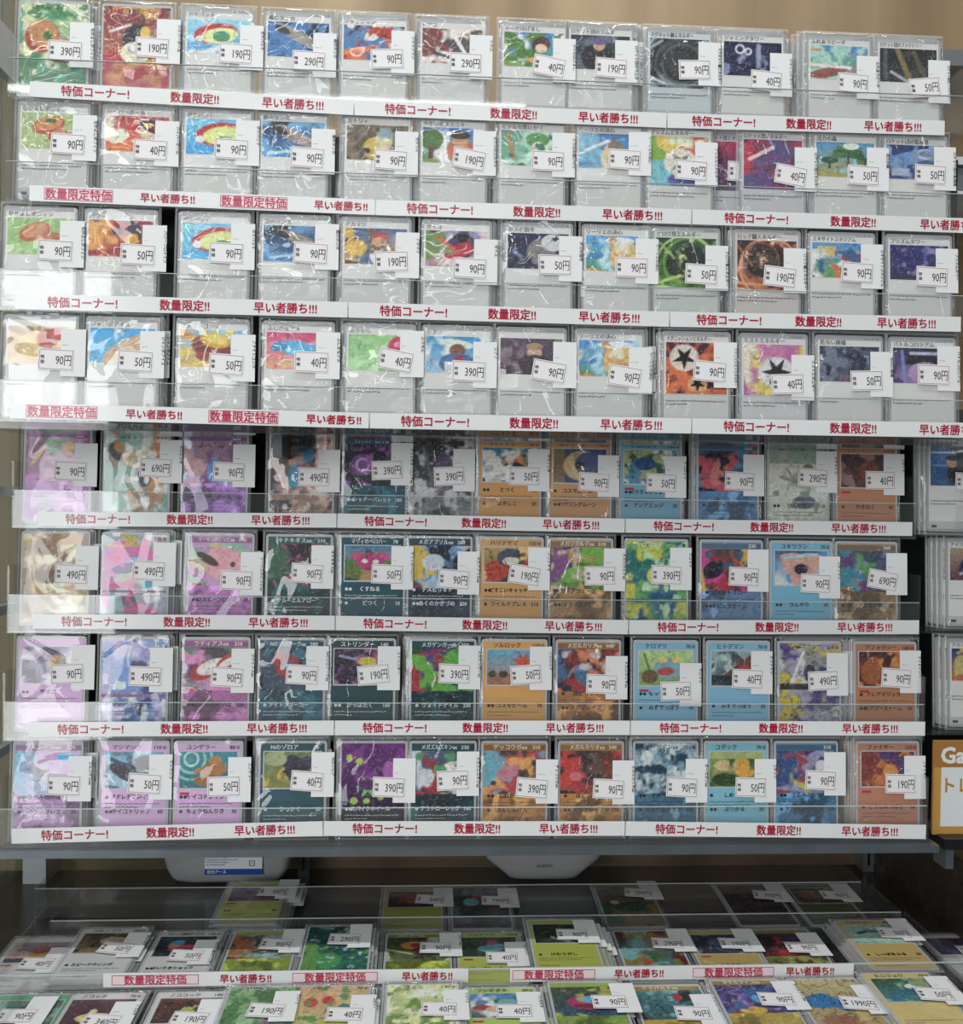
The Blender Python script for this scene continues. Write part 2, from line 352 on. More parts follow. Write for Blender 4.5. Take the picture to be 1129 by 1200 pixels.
# ------------------------------------------------------------------ the cards on the eight tiers
# kind, title, hit points, face colour, price, card centre x, card top y, sticker centre x, y, sticker turn, neighbours behind (px), look, picture, attack lines
T_, N_, P_, X_, F_ = 'T', 'N', 'P', 'X', 'F'
LG = 'd2d2ce'
ROWS = [
 [  # top row
  (F_, 'なかよしポフィン', '', '8fb98f', 390, 61, 8, 76, 59, 2, [5], 'two red biscuits on green', 'g 3f8566 b9cf98;n 1 3 .55 dfe6b4;n 2 5 .6 62ae98;n 8 4 .62 4f9460;e .33 .63 .25 .19 -50 b04a2e;e .35 .67 .21 .15 -50 c8925c;e .42 .64 .07 .05 0 3f7a3e;e .68 .48 .24 .13 -20 a84a35;e .64 .52 .2 .1 -20 c58a5a;n 21 9 .68 dfe3c8', ()),
  (F_, 'ハイパーボール', '', 'c86a50', 190, 159, 3, 178, 55, 2, [], 'dark ball on crimson swirls', 'g d88a55 7a2844;w 3 3 e2a284;n 4 5 .6 b83a4a;n 14 3 .62 e3b468;e .52 .64 .24 .17 0 38383c;e .63 .70 .08 .09 0 d8b43a;e .48 .49 .22 .12 0 e2dbc0;e .45 .54 .08 .055 0 b0b0b2;e .45 .54 .05 .035 0 efefef;l .1 .72 .4 .8 .04 f0d8d8', ()),
  (T_, 'ポケパッド', '', LG, 190, 255, 6, 276, 62, 2, [-5], 'red handheld pad on pale blue', 'g 4fa4d6 9bd0ee;n 1 3 .6 d8eef6;e .45 .58 .36 .28 10 c23234;e .52 .52 .3 .22 8 d6dd98;e .55 .5 .14 .16 0 3c9868;e .2 .42 .07 .09 0 d8d8d8', ()),
  (T_, '夜のタンカ', '', LG, 290, 349, 9, 362, 71, 2, [], 'grey stretcher on night blue', 'g 2f66a0 171e34;n 3 4 .58 4f86bc;e .5 .60 .42 .16 -28 a49e98;e .24 .78 .14 .10 -28 4a4444;e .8 .42 .12 .10 -28 8a8480', ()),
  (T_, 'ジャッジマン', '', LG, 90, 438, 16, 454, 68, -3, [-4], 'red stripe on stormy blue, glossy bag', 'g d8743f 9db7ca;n 5 3 .52 5a84b4;n 9 5 .6 e8dfd0;n 7 4 .63 b84028;l .0 .2 .5 .35 .08 e88a48;n 31 6 .66 5a3a34', ()),
  (T_, 'トウコ', '', LG, 290, 530, 27, 546, 73, 1, [-3], 'dim train carriage picture', 'h 343844 70605e;b 0 0 .16 1 242a30;n 6 3 .58 e2d8d2;n 5 4 .6 86463e;l .5 .9 .75 .2 .06 ece4de;l .2 .3 .6 .1 .05 3a4a6a', ()),
  (T_, 'メイのはげまし', '', LG, 40, 626, 25, 644, 77, 10, [], 'green meadow below a blue sky', 'g 6f9c4a 3a90d4;n 2 3 .56 e6eff6;n 3 4 .62 588a3c;e .62 .66 .16 .22 20 5c3c30;e .62 .55 .1 .13 0 e8c8a8;e .6 .2 .2 .1 0 e0a83c;b .0 .0 .3 .15 8aa85a', ()),
  (T_, 'ロケット団のラムダ', '', LG, 190, 704, 31, 717, 79, 3, [8, 15], 'figure in black beside grey steel', 'g 4c5762 2c394c;n 6 3 .6 6a7684;e .45 .35 .28 .4 0 26222a;e .48 .7 .1 .14 0 caa58a;e .48 .82 .12 .1 0 75689a;l .62 .25 .72 .12 .04 d0a060', ()),
  (N_, 'マグネット鋼エネルギー', '', 'c3cacc', 90, 797, 34, 815, 81, -2, [3], 'grey vortex energy', 'g 8b9ca2 33393b;n 4 3 .58 5c6668;o .52 .5 .5 .12 1c1e1f;e .52 .5 .42 .38 0 2c2f31;o .55 .48 .34 .04 5c6466;e .46 .54 .24 .22 0 3c4042;o .5 .5 .6 .04 a4b0b4;l .0 .2 .3 .05 .05 b8c4c8;l .0 .8 .2 .95 .05 98a4a8', ()),
  (T_, 'ジャミングタワー', '', LG, 40, 883, 48, 899, 94, 4, [-3], 'indigo machinery', 'g 3c446c 2a3056;n 6 6 .56 8c92b4;n 7 9 .6 1e2342;o .28 .78 .07 .03 d8d8e4;o .42 .72 .05 .03 d8d8e4;l .6 .9 .6 .3 .08 9aa0bc', ()),
  (T_, 'ふれあうビーチ', '', LG, 90, 985, 40, 1001, 97, 3, [-5, -9, -12], 'seaside shallows', 'g b8a08e 3a8fc0;b 0 .44 1 .68 70aa9e;n 3 4 .6 a8d0c4;e .3 .2 .34 .14 10 9a5c4c;l .0 .42 .7 .36 .05 e8e2d8;b 0 .82 .2 .9 c8a070', ()),
  (T_, 'ロケット団のファクトリー', '', LG, 50, 1066, 52, 1085, 102, -7, [-3], 'dark factory pipes', 'g 3a3a34 1c1f27;n 2 4 .56 4e5258;l .1 .95 .1 .1 .07 5c6066;l .3 1 .52 .1 .09 8a7c4c;l .6 .9 .78 .2 .08 66604a;l .85 1 .85 .1 .06 383e4a;l .2 .3 .5 .0 .05 b0b4ba', ()),
 ],
 [  # second row
  (T_, 'なかよしポフィン', '', LG, 90, 61, 122, 79, 168, 2, [4, 7], 'two red biscuits on pale green', 'g b4c48c a6ba84;w 3 2 d4dcb4;e .42 .66 .26 .24 15 b8542e;e .42 .70 .22 .18 15 cf8e52;e .45 .78 .09 .07 0 4a8040;e .62 .3 .22 .2 -15 a84030;e .64 .38 .18 .16 -15 c87c50', ()),
  (T_, 'ハイパーボール', '', LG, 40, 160, 123, 176, 175, 2, [5], 'small dark ball on orange red', 'g e0803c a82c52;w 5 2 eab088;n 4 4 .62 f0dcc8;e .7 .64 .26 .28 -20 d8c8b0;e .74 .72 .22 .18 -20 3a383a;e .66 .74 .07 .07 0 d4b03a;n 9 5 .68 c83048', ()),
  (T_, 'ポケパッド', '', LG, 90, 254, 129, 271, 174, 2, [-4], 'red handheld pad on bright blue', 'g 3fa0d8 6fc0ea;w 6 2 a8dcf4;e .52 .58 .38 .32 8 c03032;e .58 .54 .32 .26 6 d4dc8c;e .62 .42 .12 .12 0 3a9866;e .22 .42 .08 .1 0 d4d4d4', ()),
  (T_, '夜のタンカ', '', LG, 90, 343, 131, 360, 184, 3, [], 'grey stretcher on night blue', 'g 3f8ac4 171b30;n 3 3 .6 6fb0de;e .55 .58 .40 .16 -25 a49892;e .28 .76 .14 .09 -25 2c2828;l .1 .1 .9 .25 .05 a8d8f0', ()),
  (T_, 'カナリィ', '', LG, 90, 442, 139, 458, 187, 3, [-4], 'brown room with yellow patch', 'g 5c5348 74695a;n 3 3 .58 8a7a5c;e .45 .35 .2 .3 30 c8b03c;e .6 .55 .14 .3 0 d0c89c;e .62 .76 .14 .16 0 88a4a8;n 7 6 .66 3c342c', ()),
  (T_, 'タケシのスカウト', '', LG, 190, 531, 138, 550, 186, 9, [-4], 'tree under a cloudy blue sky', 'g 7da048 3f84cc;n 2 3 .55 e6eef6;e .14 .66 .2 .3 0 4c7a34;b .1 .1 .18 .5 6a4a30;e .62 .34 .22 .4 0 c06a34;e .62 .62 .13 .17 0 c8946c;e .62 .8 .16 .12 0 4c3428', ()),
  (T_, 'ミツルの思いやり', '', LG, 90, 623, 141, 643, 188, 1, [-4], 'pale mint green picture', 'g 8cc0a4 a4d0c0;n 3 3 .55 c8e0d0;n 5 4 .6 6aa890;e .6 .75 .2 .2 0 62a064;e .62 .52 .12 .18 0 dcd2bc;l .12 .9 .2 .2 .07 b88c60;n 9 6 .66 4c8478', ()),
  (T_, 'リーリエの決心', '', LG, 90, 714, 142, 733, 186, 2, [4], 'cream shape on blue sea', 'g 5a9cc0 4c88c0;n 4 3 .56 3a6ea8;n 5 4 .6 86bcd4;e .55 .4 .16 .45 -25 d8c8a4;e .62 .62 .14 .2 -25 8c8074;l .1 .5 .5 .8 .05 dcecf4', ()),
  (N_, 'プリズムエネルギー', '', 'd4d4d0', 90, 797, 156, 811, 199, 3, [], 'rainbow energy with white star', 'g 6c74b0 d8604c;e .1 .2 .4 .4 0 7cc0cc;e .1 .8 .3 .3 0 8cb44c;e .4 .95 .3 .3 0 e0c45c;e .9 .75 .4 .3 0 d0604c;e .8 .1 .5 .25 0 5c68ac;n 2 4 .62 d8dcc0;e .52 .48 .28 .28 0 dcd8cc;t .52 .48 .2 4 8c8c88', ()),
  (N_, 'ロケット団エネルギー', '', 'c4c4c8', 40, 907, 151, 928, 205, 9, [-22], 'crimson and violet swirl energy', 'g 56486c 8c405c;n 3 2 .52 c03c58;w 4 2 382c48;n 6 3 .58 62568a;l .1 .6 .5 .85 .06 e0c0c8;o .55 .35 .26 .07 7c4a80', ()),
  (T_, '活力の森', '', LG, 50, 992, 156, 1013, 205, 2, [-3], 'forest trees at a lake', 'g b0a850 4a9ccc;n 2 4 .55 90c8d8;b .53 .3 .57 .6 4c4c34;b .22 .25 .25 .45 4c4c34;b .82 .25 .85 .45 4c4c34;e .55 .72 .26 .12 0 3c7048;e .42 .64 .14 .09 0 487c4c;e .7 .62 .14 .09 0 3c7048;e .23 .48 .15 .10 0 34684c;e .84 .48 .15 .10 0 34684c;n 9 8 .66 6c8c38;e .6 .9 .14 .1 0 d8e8d8', ()),
  (T_, 'ロケット団の監視塔', '', LG, 50, 1074, 159, 1092, 204, 2, [-4], 'searchlight beam on dark blue', 'g 3c5a8c 1f3a78;l .62 .72 .05 .45 .22 6c94c0;e .72 .74 .2 .16 0 b4c0d0;e .72 .76 .16 .1 0 7c8ca8;n 4 6 .6 88a0c0;b .6 .2 .85 .55 54688c;b .1 .1 .4 .3 a4b4c8', ()),
 ],
 [  # third row
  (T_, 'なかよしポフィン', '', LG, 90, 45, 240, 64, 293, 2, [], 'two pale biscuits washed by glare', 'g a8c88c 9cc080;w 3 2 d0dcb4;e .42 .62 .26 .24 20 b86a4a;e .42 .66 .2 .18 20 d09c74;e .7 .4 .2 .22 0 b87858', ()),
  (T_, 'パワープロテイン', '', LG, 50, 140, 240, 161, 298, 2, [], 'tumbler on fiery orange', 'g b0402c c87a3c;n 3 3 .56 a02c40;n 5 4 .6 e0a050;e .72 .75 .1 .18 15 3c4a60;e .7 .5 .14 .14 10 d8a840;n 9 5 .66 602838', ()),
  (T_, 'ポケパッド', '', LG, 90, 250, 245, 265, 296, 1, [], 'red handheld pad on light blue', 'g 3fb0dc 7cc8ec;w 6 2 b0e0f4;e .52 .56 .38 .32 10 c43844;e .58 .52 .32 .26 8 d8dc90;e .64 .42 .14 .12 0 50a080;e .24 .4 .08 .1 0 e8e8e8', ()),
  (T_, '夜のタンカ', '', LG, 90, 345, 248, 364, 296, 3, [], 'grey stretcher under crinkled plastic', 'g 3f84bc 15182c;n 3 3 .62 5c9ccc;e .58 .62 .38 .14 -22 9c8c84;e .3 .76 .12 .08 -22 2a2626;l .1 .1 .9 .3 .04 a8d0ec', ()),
  (T_, 'アカマツ', '', LG, 190, 440, 254, 459, 306, -3, [-3], 'yellow leaves with red cap', 'g c8b078 3c5890;n 2 3 .54 5c7c9c;n 4 4 .58 d8b44c;e .56 .8 .14 .1 0 c03038;e .55 .6 .12 .16 0 d8a880;e .6 .25 .2 .3 0 e0dcd8;n 8 5 .66 7c5030', ()),
  (T_, 'ゼイユ', '', LG, 90, 535, 258, 551, 314, 2, [6], 'crimson and black dance', 'g c08c9c 8898bc;n 2 3 .55 d8c8c8;e .6 .6 .2 .36 10 2c2838;e .55 .45 .26 .2 20 b83444;n 5 4 .62 7c9858;l .2 .8 .45 .5 .05 d85c50;n 9 5 .66 58486c', ()),
  (T_, 'ボスの指令', '', LG, 50, 631, 259, 651, 310, 0, [-3], 'pale beam on midnight blue', 'g 343c54 24345c;n 2 4 .58 5c6a88;e .55 .5 .24 .36 20 8c8684;e .75 .75 .2 .24 0 d0d0d4;l .1 .5 .3 .2 .06 788cb0;n 7 6 .65 1c2434', ()),
  (T_, 'リーリエの決心', '', LG, 90, 723, 261, 741, 313, 1, [], 'golden hair beside teal hills', 'g 58a06c 58a8e0;b 0 .3 1 .5 4c90c0;n 2 3 .58 b8dcf0;e .62 .45 .22 .5 0 dcc080;e .6 .62 .12 .16 0 ecd8c0;e .56 .86 .24 .1 0 e8e8ec;n 8 5 .68 c89c58', ()),
  (N_, 'グロウ草エネルギー', '', 'c4ccc4', 50, 805, 271, 823, 321, 2, [-5], 'green whirl energy', 'g 4c7c34 2c4430;n 2 3 .58 84ac54;e .55 .5 .4 .34 0 243428;o .55 .5 .42 .05 6c9c44;o .5 .45 .5 .04 a8c87c;o .6 .6 .26 .03 4c6c44;l .0 .1 .4 .25 .05 b8d07c;l .05 .9 .3 .6 .03 a0c080;n 8 5 .7 c8d890', ()),
  (N_, 'ロック闘エネルギー', '', 'ccc4c0', 190, 900, 269, 915, 324, 5, [-4, 6], 'copper whirl energy', 'g 8c5034 3c2824;n 2 3 .58 b87048;e .5 .55 .36 .3 0 2c201e;e .46 .6 .2 .16 0 54403c;o .5 .52 .42 .05 c8805c;o .55 .45 .5 .04 d89c78;o .4 .6 .3 .03 8c5844;l .0 .15 .5 .1 .05 d8986c;l .0 .9 .25 .5 .04 a06c4c;n 8 5 .7 e0b898', ()),
  (T_, 'エキサイトスタジアム', '', LG, 90, 988, 271, 1006, 319, 3, [], 'sports ground with banners', 'g 6fa84c 5c98d0;b 0 .55 1 .8 98a8b8;b .1 .6 .4 .9 d0c07c;b .5 .5 .95 .7 a85048;n 3 5 .6 d8d8d8;t .5 .1 .3 4 c8845c;n 8 7 .66 4c6c98', ()),
  (T_, 'プリズムタワー', '', LG, 90, 1079, 273, 1094, 324, 2, [], 'indigo night tower', 'g 3c3c70 34347c;n 2 4 .64 2a2a5c;l .6 .3 .6 .9 .06 5c5ca4;n 8 8 .68 8c84b0;b .0 .0 1 .12 3c3c54', ()),
 ],
 [  # fourth row
  (T_, '', '', LG, 90, 46, 364, 65, 421, 2, [], 'bright burst of orange light', 'g d8c0a0 b09c80;r .5 .5 14 0 e0c89c;e .5 .5 .34 .36 0 e8c890;e .62 .7 .2 .24 20 c05c50;e .6 .4 .1 .1 0 d89090', ()),
  (T_, 'ジャンボアイス', '', LG, 50, 142, 366, 158, 423, 3, [4], 'cream ice slab on sky blue', 'g 78c4e0 34a8e0;n 2 4 .6 a8e0f4;e .55 .42 .4 .26 30 d4b898;e .72 .62 .24 .2 20 ccae90;n 8 5 .7 f0f0f0', ()),
  (T_, 'ファイトゴング', '', LG, 50, 248, 368, 265, 427, 3, [], 'golden gong on a starburst', 'g e0b858 88c4dc;r .5 .5 10 0 e8c85c;e .52 .48 .36 .34 -20 8c4030;e .54 .72 .24 .2 -10 d8b030;e .54 .76 .18 .12 -10 f0d060;e .4 .3 .16 .14 0 a85038;n 8 4 .72 d89048', ()),
  (T_, 'ふしぎなアメ', '', LG, 40, 349, 371, 365, 424, 1, [], 'wrapped blue sweet on pink', 'g e0a888 d03c84;w 4 2 e888b0;e .48 .56 .28 .22 -8 54b4dc;e .2 .62 .14 .14 20 4c98c8;e .78 .5 .16 .18 -20 58a8d0;e .4 .15 .24 .12 0 e0bc98', ()),
  (T_, 'ふうせん', '', LG, 40, 445, 376, 464, 422, 10, [-3], 'pink balloon on soft green', 'g a8d098 90c884;l .1 .2 .6 .6 .18 b0d8a4;l .4 .1 .8 .5 .1 c8e4bc;e .84 .66 .22 .32 0 c83068;e .78 .74 .06 .08 0 e890b0', ()),
  (T_, 'シアノ', '', LG, 390, 536, 379, 550, 435, 2, [], 'white hat on bright cyan', 'g 9cc8e0 2c98c8;n 2 3 .56 d8e8f0;e .5 .8 .26 .12 -8 d8dcd8;e .5 .62 .13 .18 0 8c6048;e .5 .25 .3 .3 0 5078a8;e .52 .36 .08 .14 0 a83848;b .3 .0 .5 .3 d0d4dc', ()),
  (T_, '', '', LG, 90, 623, 381, 644, 435, 9, [], 'dim violet room, crinkled bag', 'g 503c4c 64546c;n 2 3 .58 8c7484;e .55 .6 .12 .18 0 d0b098;e .55 .78 .14 .1 0 b09070;e .55 .25 .3 .3 0 4c3844;b .0 .0 .1 .14 c0b8c0', ()),
  (T_, 'リーリエの決心', '', LG, 90, 715, 383, 733, 441, 8, [6], 'golden hair beside green meadow', 'g 60a06c 509cdc;b 0 .3 1 .48 4c8cc4;n 2 3 .58 a8d0ec;e .64 .44 .24 .5 0 dcbc74;e .62 .62 .13 .16 0 ecd8c0;e .6 .88 .3 .1 0 dce4ec;n 8 5 .68 c8985c', ()),
  (N_, 'イグニッションエネルギー', '', 'd0d0cc', 90, 817, 389, 833, 435, 4, [-5], 'explosion energy with black stars', 'g 3c2834 5c3048;r .3 .4 18 0 a8503c;n 3 4 .6 d87848;e .3 .70 .24 .26 0 d8ccc0;t .3 .70 .2 5 241c20;e .52 .2 .16 .16 0 d0a878;t .52 .2 .14 5 241c20;e .95 .75 .16 .2 0 d8c0b0', ()),
  (N_, 'ミストエネルギー', '', 'd0d0d0', 40, 908, 391, 924, 450, -3, [], 'pink and yellow energy, black star', 'g c890b8 c878a8;n 2 3 .52 d8c870;n 4 3 .6 e0dcc4;n 6 4 .62 b868a8;e .55 .46 .3 .3 0 d4d4d8;t .55 .46 .26 6 1c1c24', ()),
  (T_, '危ない廃墟', '', LG, 50, 997, 394, 1017, 446, -2, [], 'ruined corridor in slate blue', 'g 5c6478 3c445c;b .1 .2 .3 .95 4c5870;b .62 .3 .9 .9 566078;b .68 .45 .82 .75 98a4b4;n 3 6 .6 788498;b .3 .0 .7 .2 80607c;n 8 7 .66 2c3448', ()),
  (T_, 'バトルコロシアム', '', LG, 90, 1083, 396, 1096, 439, 1, [], 'violet arena under lamps', 'g a084b0 30284c;e .5 .7 .44 .2 0 1c1c34;n 3 5 .6 584c80;e .55 .3 .3 .3 0 b498c0;l .15 .9 .2 .1 .05 7c90d0;l .3 .85 .8 .85 .05 c0c0dc', ()),
 ],
 [  # fifth row
  (X_, '', '360', 'b86cc0', 90, 66, 503, 82, 552, 2, [], 'magenta foil card with green patch', 'g d070c8 8c9080;n 2 3 .55 c890c0;e .4 .8 .16 .2 0 4c8850;e .68 .78 .08 .16 10 d8a060;n 5 4 .6 9c6088;l .1 .4 .3 .8 .05 d0b050', ('ふわれたおい  360',)),
  (F_, 'メロエッタ', '90', '8ca098', 690, 159, 506, 182, 548, 2, [], 'silver and aqua full picture', 'g b89068 88a09c;n 2 3 .54 d4dcd8;e .2 .78 .12 .12 40 303840;e .5 .74 .24 .14 0 d8d0b0;n 4 4 .58 78b0a0;e .3 .45 .28 .16 0 88b0a4;n 6 5 .62 c88c48;e .6 .5 .12 .12 20 4c4858;n 9 6 .66 f0ece0', ()),
  (X_, '', '280', '9468b0', 90, 251, 504, 268, 553, 2, [], 'purple foil card with dusty pink coils', 'g 8c5c98 a88494;w 2 3 6c5468;n 4 4 .56 c8a0a4;e .5 .3 .12 .3 0 5c90d0;n 6 5 .6 7c5880;n 8 3 .62 80a8d0', ('イレイザーボール  160',)),
  (F_, '', '', '4c4450', 490, 353, 509, 368, 559, 1, [], 'sky blue shape above peach print', 'g c89c88 2c2838;n 2 4 .56 78685c;n 4 4 .6 4c3c4c;e .44 .6 .13 .22 -15 3c98b8;e .5 .8 .2 .1 -15 3c98b8;e .52 .6 .08 .08 0 c05878;n 6 5 .58 d8b0a0;b .0 .26 1 .32 a88478;n 8 8 .66 e4ccc0', ()),
  (X_, 'マリィのオーロンゲex', '320', '24606c', 390, 439, 510, 454, 551, -3, [], 'violet whirl over dark teal', 'g 4c3c5c 403050;w 2 3 8c58a0;n 3 4 .58 2c2c38;e .3 .5 .2 .26 0 7c4c90;o .3 .5 .1 .04 c898d0;n 6 5 .6 a868b0;e .8 .7 .1 .14 0 4c6848', ('シャドーバレット  180',)),
  (F_, '', '', '3c3c40', 390, 517, 513, 527, 558, -3, [], 'monochrome silver full picture', 'g 8c8c90 1c1c20;w 2 4 a4a4a8;n 3 5 .58 48484c;n 5 6 .62 c4c4c8;e .55 .7 .14 .12 0 6c5878;l .2 .9 .35 .5 .04 74747c', ()),
  (P_, 'マクノシタ', '80', 'd0944c', 50, 597, 513, 615, 558, 0, [-4], 'amber round shape on turquoise', 'g c8c0a0 3c90b0;e .6 .5 .22 .42 0 d0944c;e .58 .28 .26 .3 0 2c3840;e .58 .62 .08 .06 0 b84c38;n 3 4 .62 e8e4dc;e .15 .8 .1 .12 0 dcdcd8;n 6 5 .68 3c3c30', ('とつく  10', 'はきしこ  30')),
  (P_, 'ルナトーン', '110', 'c89058', 90, 680, 514, 697, 565, 3, [], 'cream crescent on slate blue', 'g 4c5c80 485474;b 0 0 .22 1 8c7458;e .55 .5 .36 .44 0 d0b884;e .70 .56 .30 .36 0 54608c;e .5 .52 .09 .12 0 403838;n 8 5 .72 8c805c', ('コスモビーム  70', 'ハウリングムーン')),
  (P_, 'ゲコガシラ', '100', '6ca4bc', 50, 763, 519, 776, 566, 2, [], 'navy and green splashes on aqua', 'g 5c98b8 4c7c94;n 2 4 .54 2c5c90;n 4 5 .58 a8b07c;n 6 5 .62 d8dcd4;n 8 6 .62 3c6848;e .4 .6 .2 .2 0 2c5888', ('よけろすいりゅう', 'アンアエッジ  30')),
  (X_, '', '350', '5c8cb4', 90, 854, 520, 868, 564, 2, [-4], 'coral pink on steel blue foil', 'g 3c6080 54586c;n 2 3 .55 2c5078;n 3 4 .58 c85868;e .35 .5 .12 .4 -20 d08078;n 6 4 .6 4890a8;n 8 5 .62 342c3c;l .6 .9 .9 .6 .06 84506c', ('ニンジャスピナー  120',)),
  (F_, 'ユキメノコ', '', 'c4c4b4', 290, 937, 521, 954, 560, 3, [], 'cream picture with bare branch', 'g c8c8bc 8ca494;b 0 0 1 .78 d0d0c4;l .2 .62 .6 .52 .04 7c7c70;l .3 .72 .45 .55 .03 7c7c70;l .5 .75 .55 .5 .03 84847c;n 2 4 .64 a8aca0;e .6 .32 .2 .08 0 6c747c;e .66 .72 .1 .06 20 8c7868;n 9 5 .68 8c9c98', ('ひんやり  10',)),
  (P_, 'リザード', '110', 'c08058', 40, 1017, 521, 1033, 563, 0, [], 'maroon smoke over copper face', 'g 6c4038 54404c;n 2 4 .55 84584c;w 3 2 3c2830;n 5 5 .62 a08078;e .55 .5 .2 .3 20 8c4c40', ('やきはく  40',)),
 ],
 [  # sixth row
  (F_, '', '', 'b8a488', 490, 63, 622, 83, 673, 2, [4], 'sepia gold full picture', 'g d8bc94 b8a098;n 2 3 .52 c8a878;e .5 .76 .2 .12 10 8c6c4c;e .5 .64 .12 .16 0 94744c;n 4 4 .58 9c7c58;l .2 .56 .4 .7 .05 84684c;n 7 5 .62 e8d8b4;e .4 .52 .22 .08 0 7c6448', ('ハンティング',)),
  (F_, '', '270', '90a8b8', 490, 157, 624, 174, 669, 3, [5, 9], 'comic lettering in pink and yellow', 'g 70bcd0 c8b048;n 2 3 .54 a8b4bc;n 4 3 .58 c884b4;b .0 .72 .8 .86 c878b0;e .35 .62 .22 .06 10 6c5c8c;n 6 4 .6 54acc8;e .5 .3 .2 .16 0 6c6470;n 8 5 .62 d860a0;n 10 4 .66 e0d8dc;l .0 .36 1 .36 .03 70587c', ()),
  (X_, 'リーリエのピッピex', '190', 'b878b8', 90, 257, 625, 277, 680, 2, [-4], 'rainbow foil card with blush pink blob', 'g b49cb0 98a0a8;s 1.2 1.5 0 .8 88d0a0;s 1.2 1.5 2 .7 e0d070;s 1.2 1.5 4 .7 d890d0;e .55 .55 .3 .36 0 dca4ac;e .3 .62 .2 .1 -30 54402c;e .7 .5 .04 .06 0 4c3c40', ('フルムーンロンド  20',)),
  (X_, 'キチキギスex', '210', '1c5454', 90, 350, 625, 360, 672, 3, [], 'hot pink twists over dark teal', 'g 2c4850 382838;n 2 4 .54 b83484;w 3 3 d05c98;n 5 4 .6 3c6c50;n 7 5 .6 1c1c24;e .8 .7 .12 .2 30 b09c5c', ('クルーエルアロー',)),
  (P_, 'マリィのベロバー', '70', '1c505c', 50, 436, 628, 454, 673, 2, [-4], 'hot pink patch over straw field', 'g b8984c 4c84a4;b 0 .3 1 .6 58905c;e .45 .55 .26 .26 0 b83878;e .36 .56 .06 .06 0 e0d8dc;e .56 .54 .06 .06 0 e0d8dc;e .2 .7 .1 .1 30 c84c88;e .72 .7 .1 .1 -30 c84c88;e .1 .2 .2 .3 0 6c7c3c;n 8 5 .7 3c3c50', ('くすねる', 'どつく  10')),
  (X_, 'メガアブソルex', '280', '28485c', 90, 515, 626, 532, 679, 4, [], 'powder blue blades, gold flecks', 'g 2c4868 6c98c0;n 2 3 .52 a0bcd4;w 3 3 385c8c;n 5 4 .6 d0b44c;n 7 5 .62 20303c;e .4 .6 .18 .2 0 c0c8d0', ('デスピリオド', 'あくのかぎづめ  200')),
  (P_, 'ハリテヤマ', '150', 'cc9858', 190, 599, 628, 615, 674, 9, [-3], 'vermilion arms on straw yellow', 'g 5c3428 b8a068;e .2 .3 .28 .3 20 b84830;e .8 .3 .24 .3 -20 b84830;e .5 .7 .26 .26 0 44546c;e .5 .6 .16 .12 0 d0c8b8;n 6 4 .62 d8bc80;w 8 2 402420', ('どすこいキャッチ', 'ワイルドプレス  210')),
  (X_, 'メガジガルデex', '310', 'b08c5c', 90, 681, 628, 704, 675, -1, [], 'lime green slashes over bronze', 'g 4c6c38 4c3448;n 2 4 .54 302838;n 3 3 .56 7cb44c;n 5 4 .6 88548c;e .4 .35 .24 .18 20 80b84c;n 8 5 .64 d0b8b0;n 10 6 .66 c8a054', ('ガイアウェーブ', 'ルミナスゼロ')),
  (F_, 'ケロマツ', '', '4c9474', 390, 770, 632, 782, 674, 2, [], 'sea green and yellow full picture', 'g 3878a0 2c7c64;n 2 3 .52 7cb05c;n 4 4 .56 c8c84c;w 5 3 4ca48c;n 7 4 .6 2c608c;e .5 .6 .16 .1 10 d0cc6c;n 9 6 .64 b8d8b0;b .0 .3 1 .33 3c8c7c', ()),
  (X_, '', '330', '6c8cb0', 90, 858, 632, 873, 676, 2, [], 'dark funnel with red and magenta', 'g 6c3c5c 5c5444;n 2 3 .55 b83048;n 4 4 .58 c84890;e .2 .5 .2 .2 30 2c2c3c;n 6 4 .6 d8b04c;l .5 .9 .7 .4 .08 b84c38;n 9 5 .64 4c6880', ('ジェットブロー', 'ネビュラビーム')),
  (P_, 'ユキワラシ', '70', '70b0cc', 90, 940, 633, 957, 684, 2, [], 'pale hooded triangle in snow', 'g d8e4ec 2c5c90;n 2 3 .58 5c98c8;t .5 .5 .46 3 d0a898;e .5 .42 .2 .26 0 c8988c;e .5 .46 .13 .16 0 3c3050;l .2 .8 .8 .9 .05 a8d0e8', ('ひんやり  10',)),
  (X_, '', '360', '9c8468', 690, 1017, 632, 1036, 680, 10, [], 'steel blue foil with teal glints', 'g 5c7088 48586c;n 2 3 .54 7c94a8;w 3 2 2c3848;e .42 .62 .2 .16 -20 8c9cac;n 5 4 .6 3c90a0;n 8 4 .62 6c4c7c;n 10 5 .64 60a060', ('インフェルノX  90',)),
 ],
 [  # seventh row
  (P_, '', '', 'd0a4d4', 90, 58, 742, 78, 790, -3, [], 'slate and mustard picture, lilac face', 'g 7c7894 9c8cb0;n 2 4 .54 5c5c78;e .6 .5 .14 .3 20 c89c4c;e .75 .55 .12 .26 -10 b0aca4;n 5 5 .6 4c4c64;n 8 4 .62 d8c8dc', ('サイコ', 'コスチェイン')),
  (F_, '', '110', '5c80b8', 490, 156, 745, 170, 793, 2, [4], 'cornflower blue full picture', 'g 3468b0 a8a4cc;n 2 4 .52 7c9cd0;n 4 4 .56 c0b8d8;n 6 4 .58 2c4c94;e .6 .66 .14 .1 0 5c5870;n 8 6 .62 d0dcf0;b 0 .36 1 .39 8c6c90;l .62 .3 .6 .16 .05 18204c', ('ティアルセルフ',)),
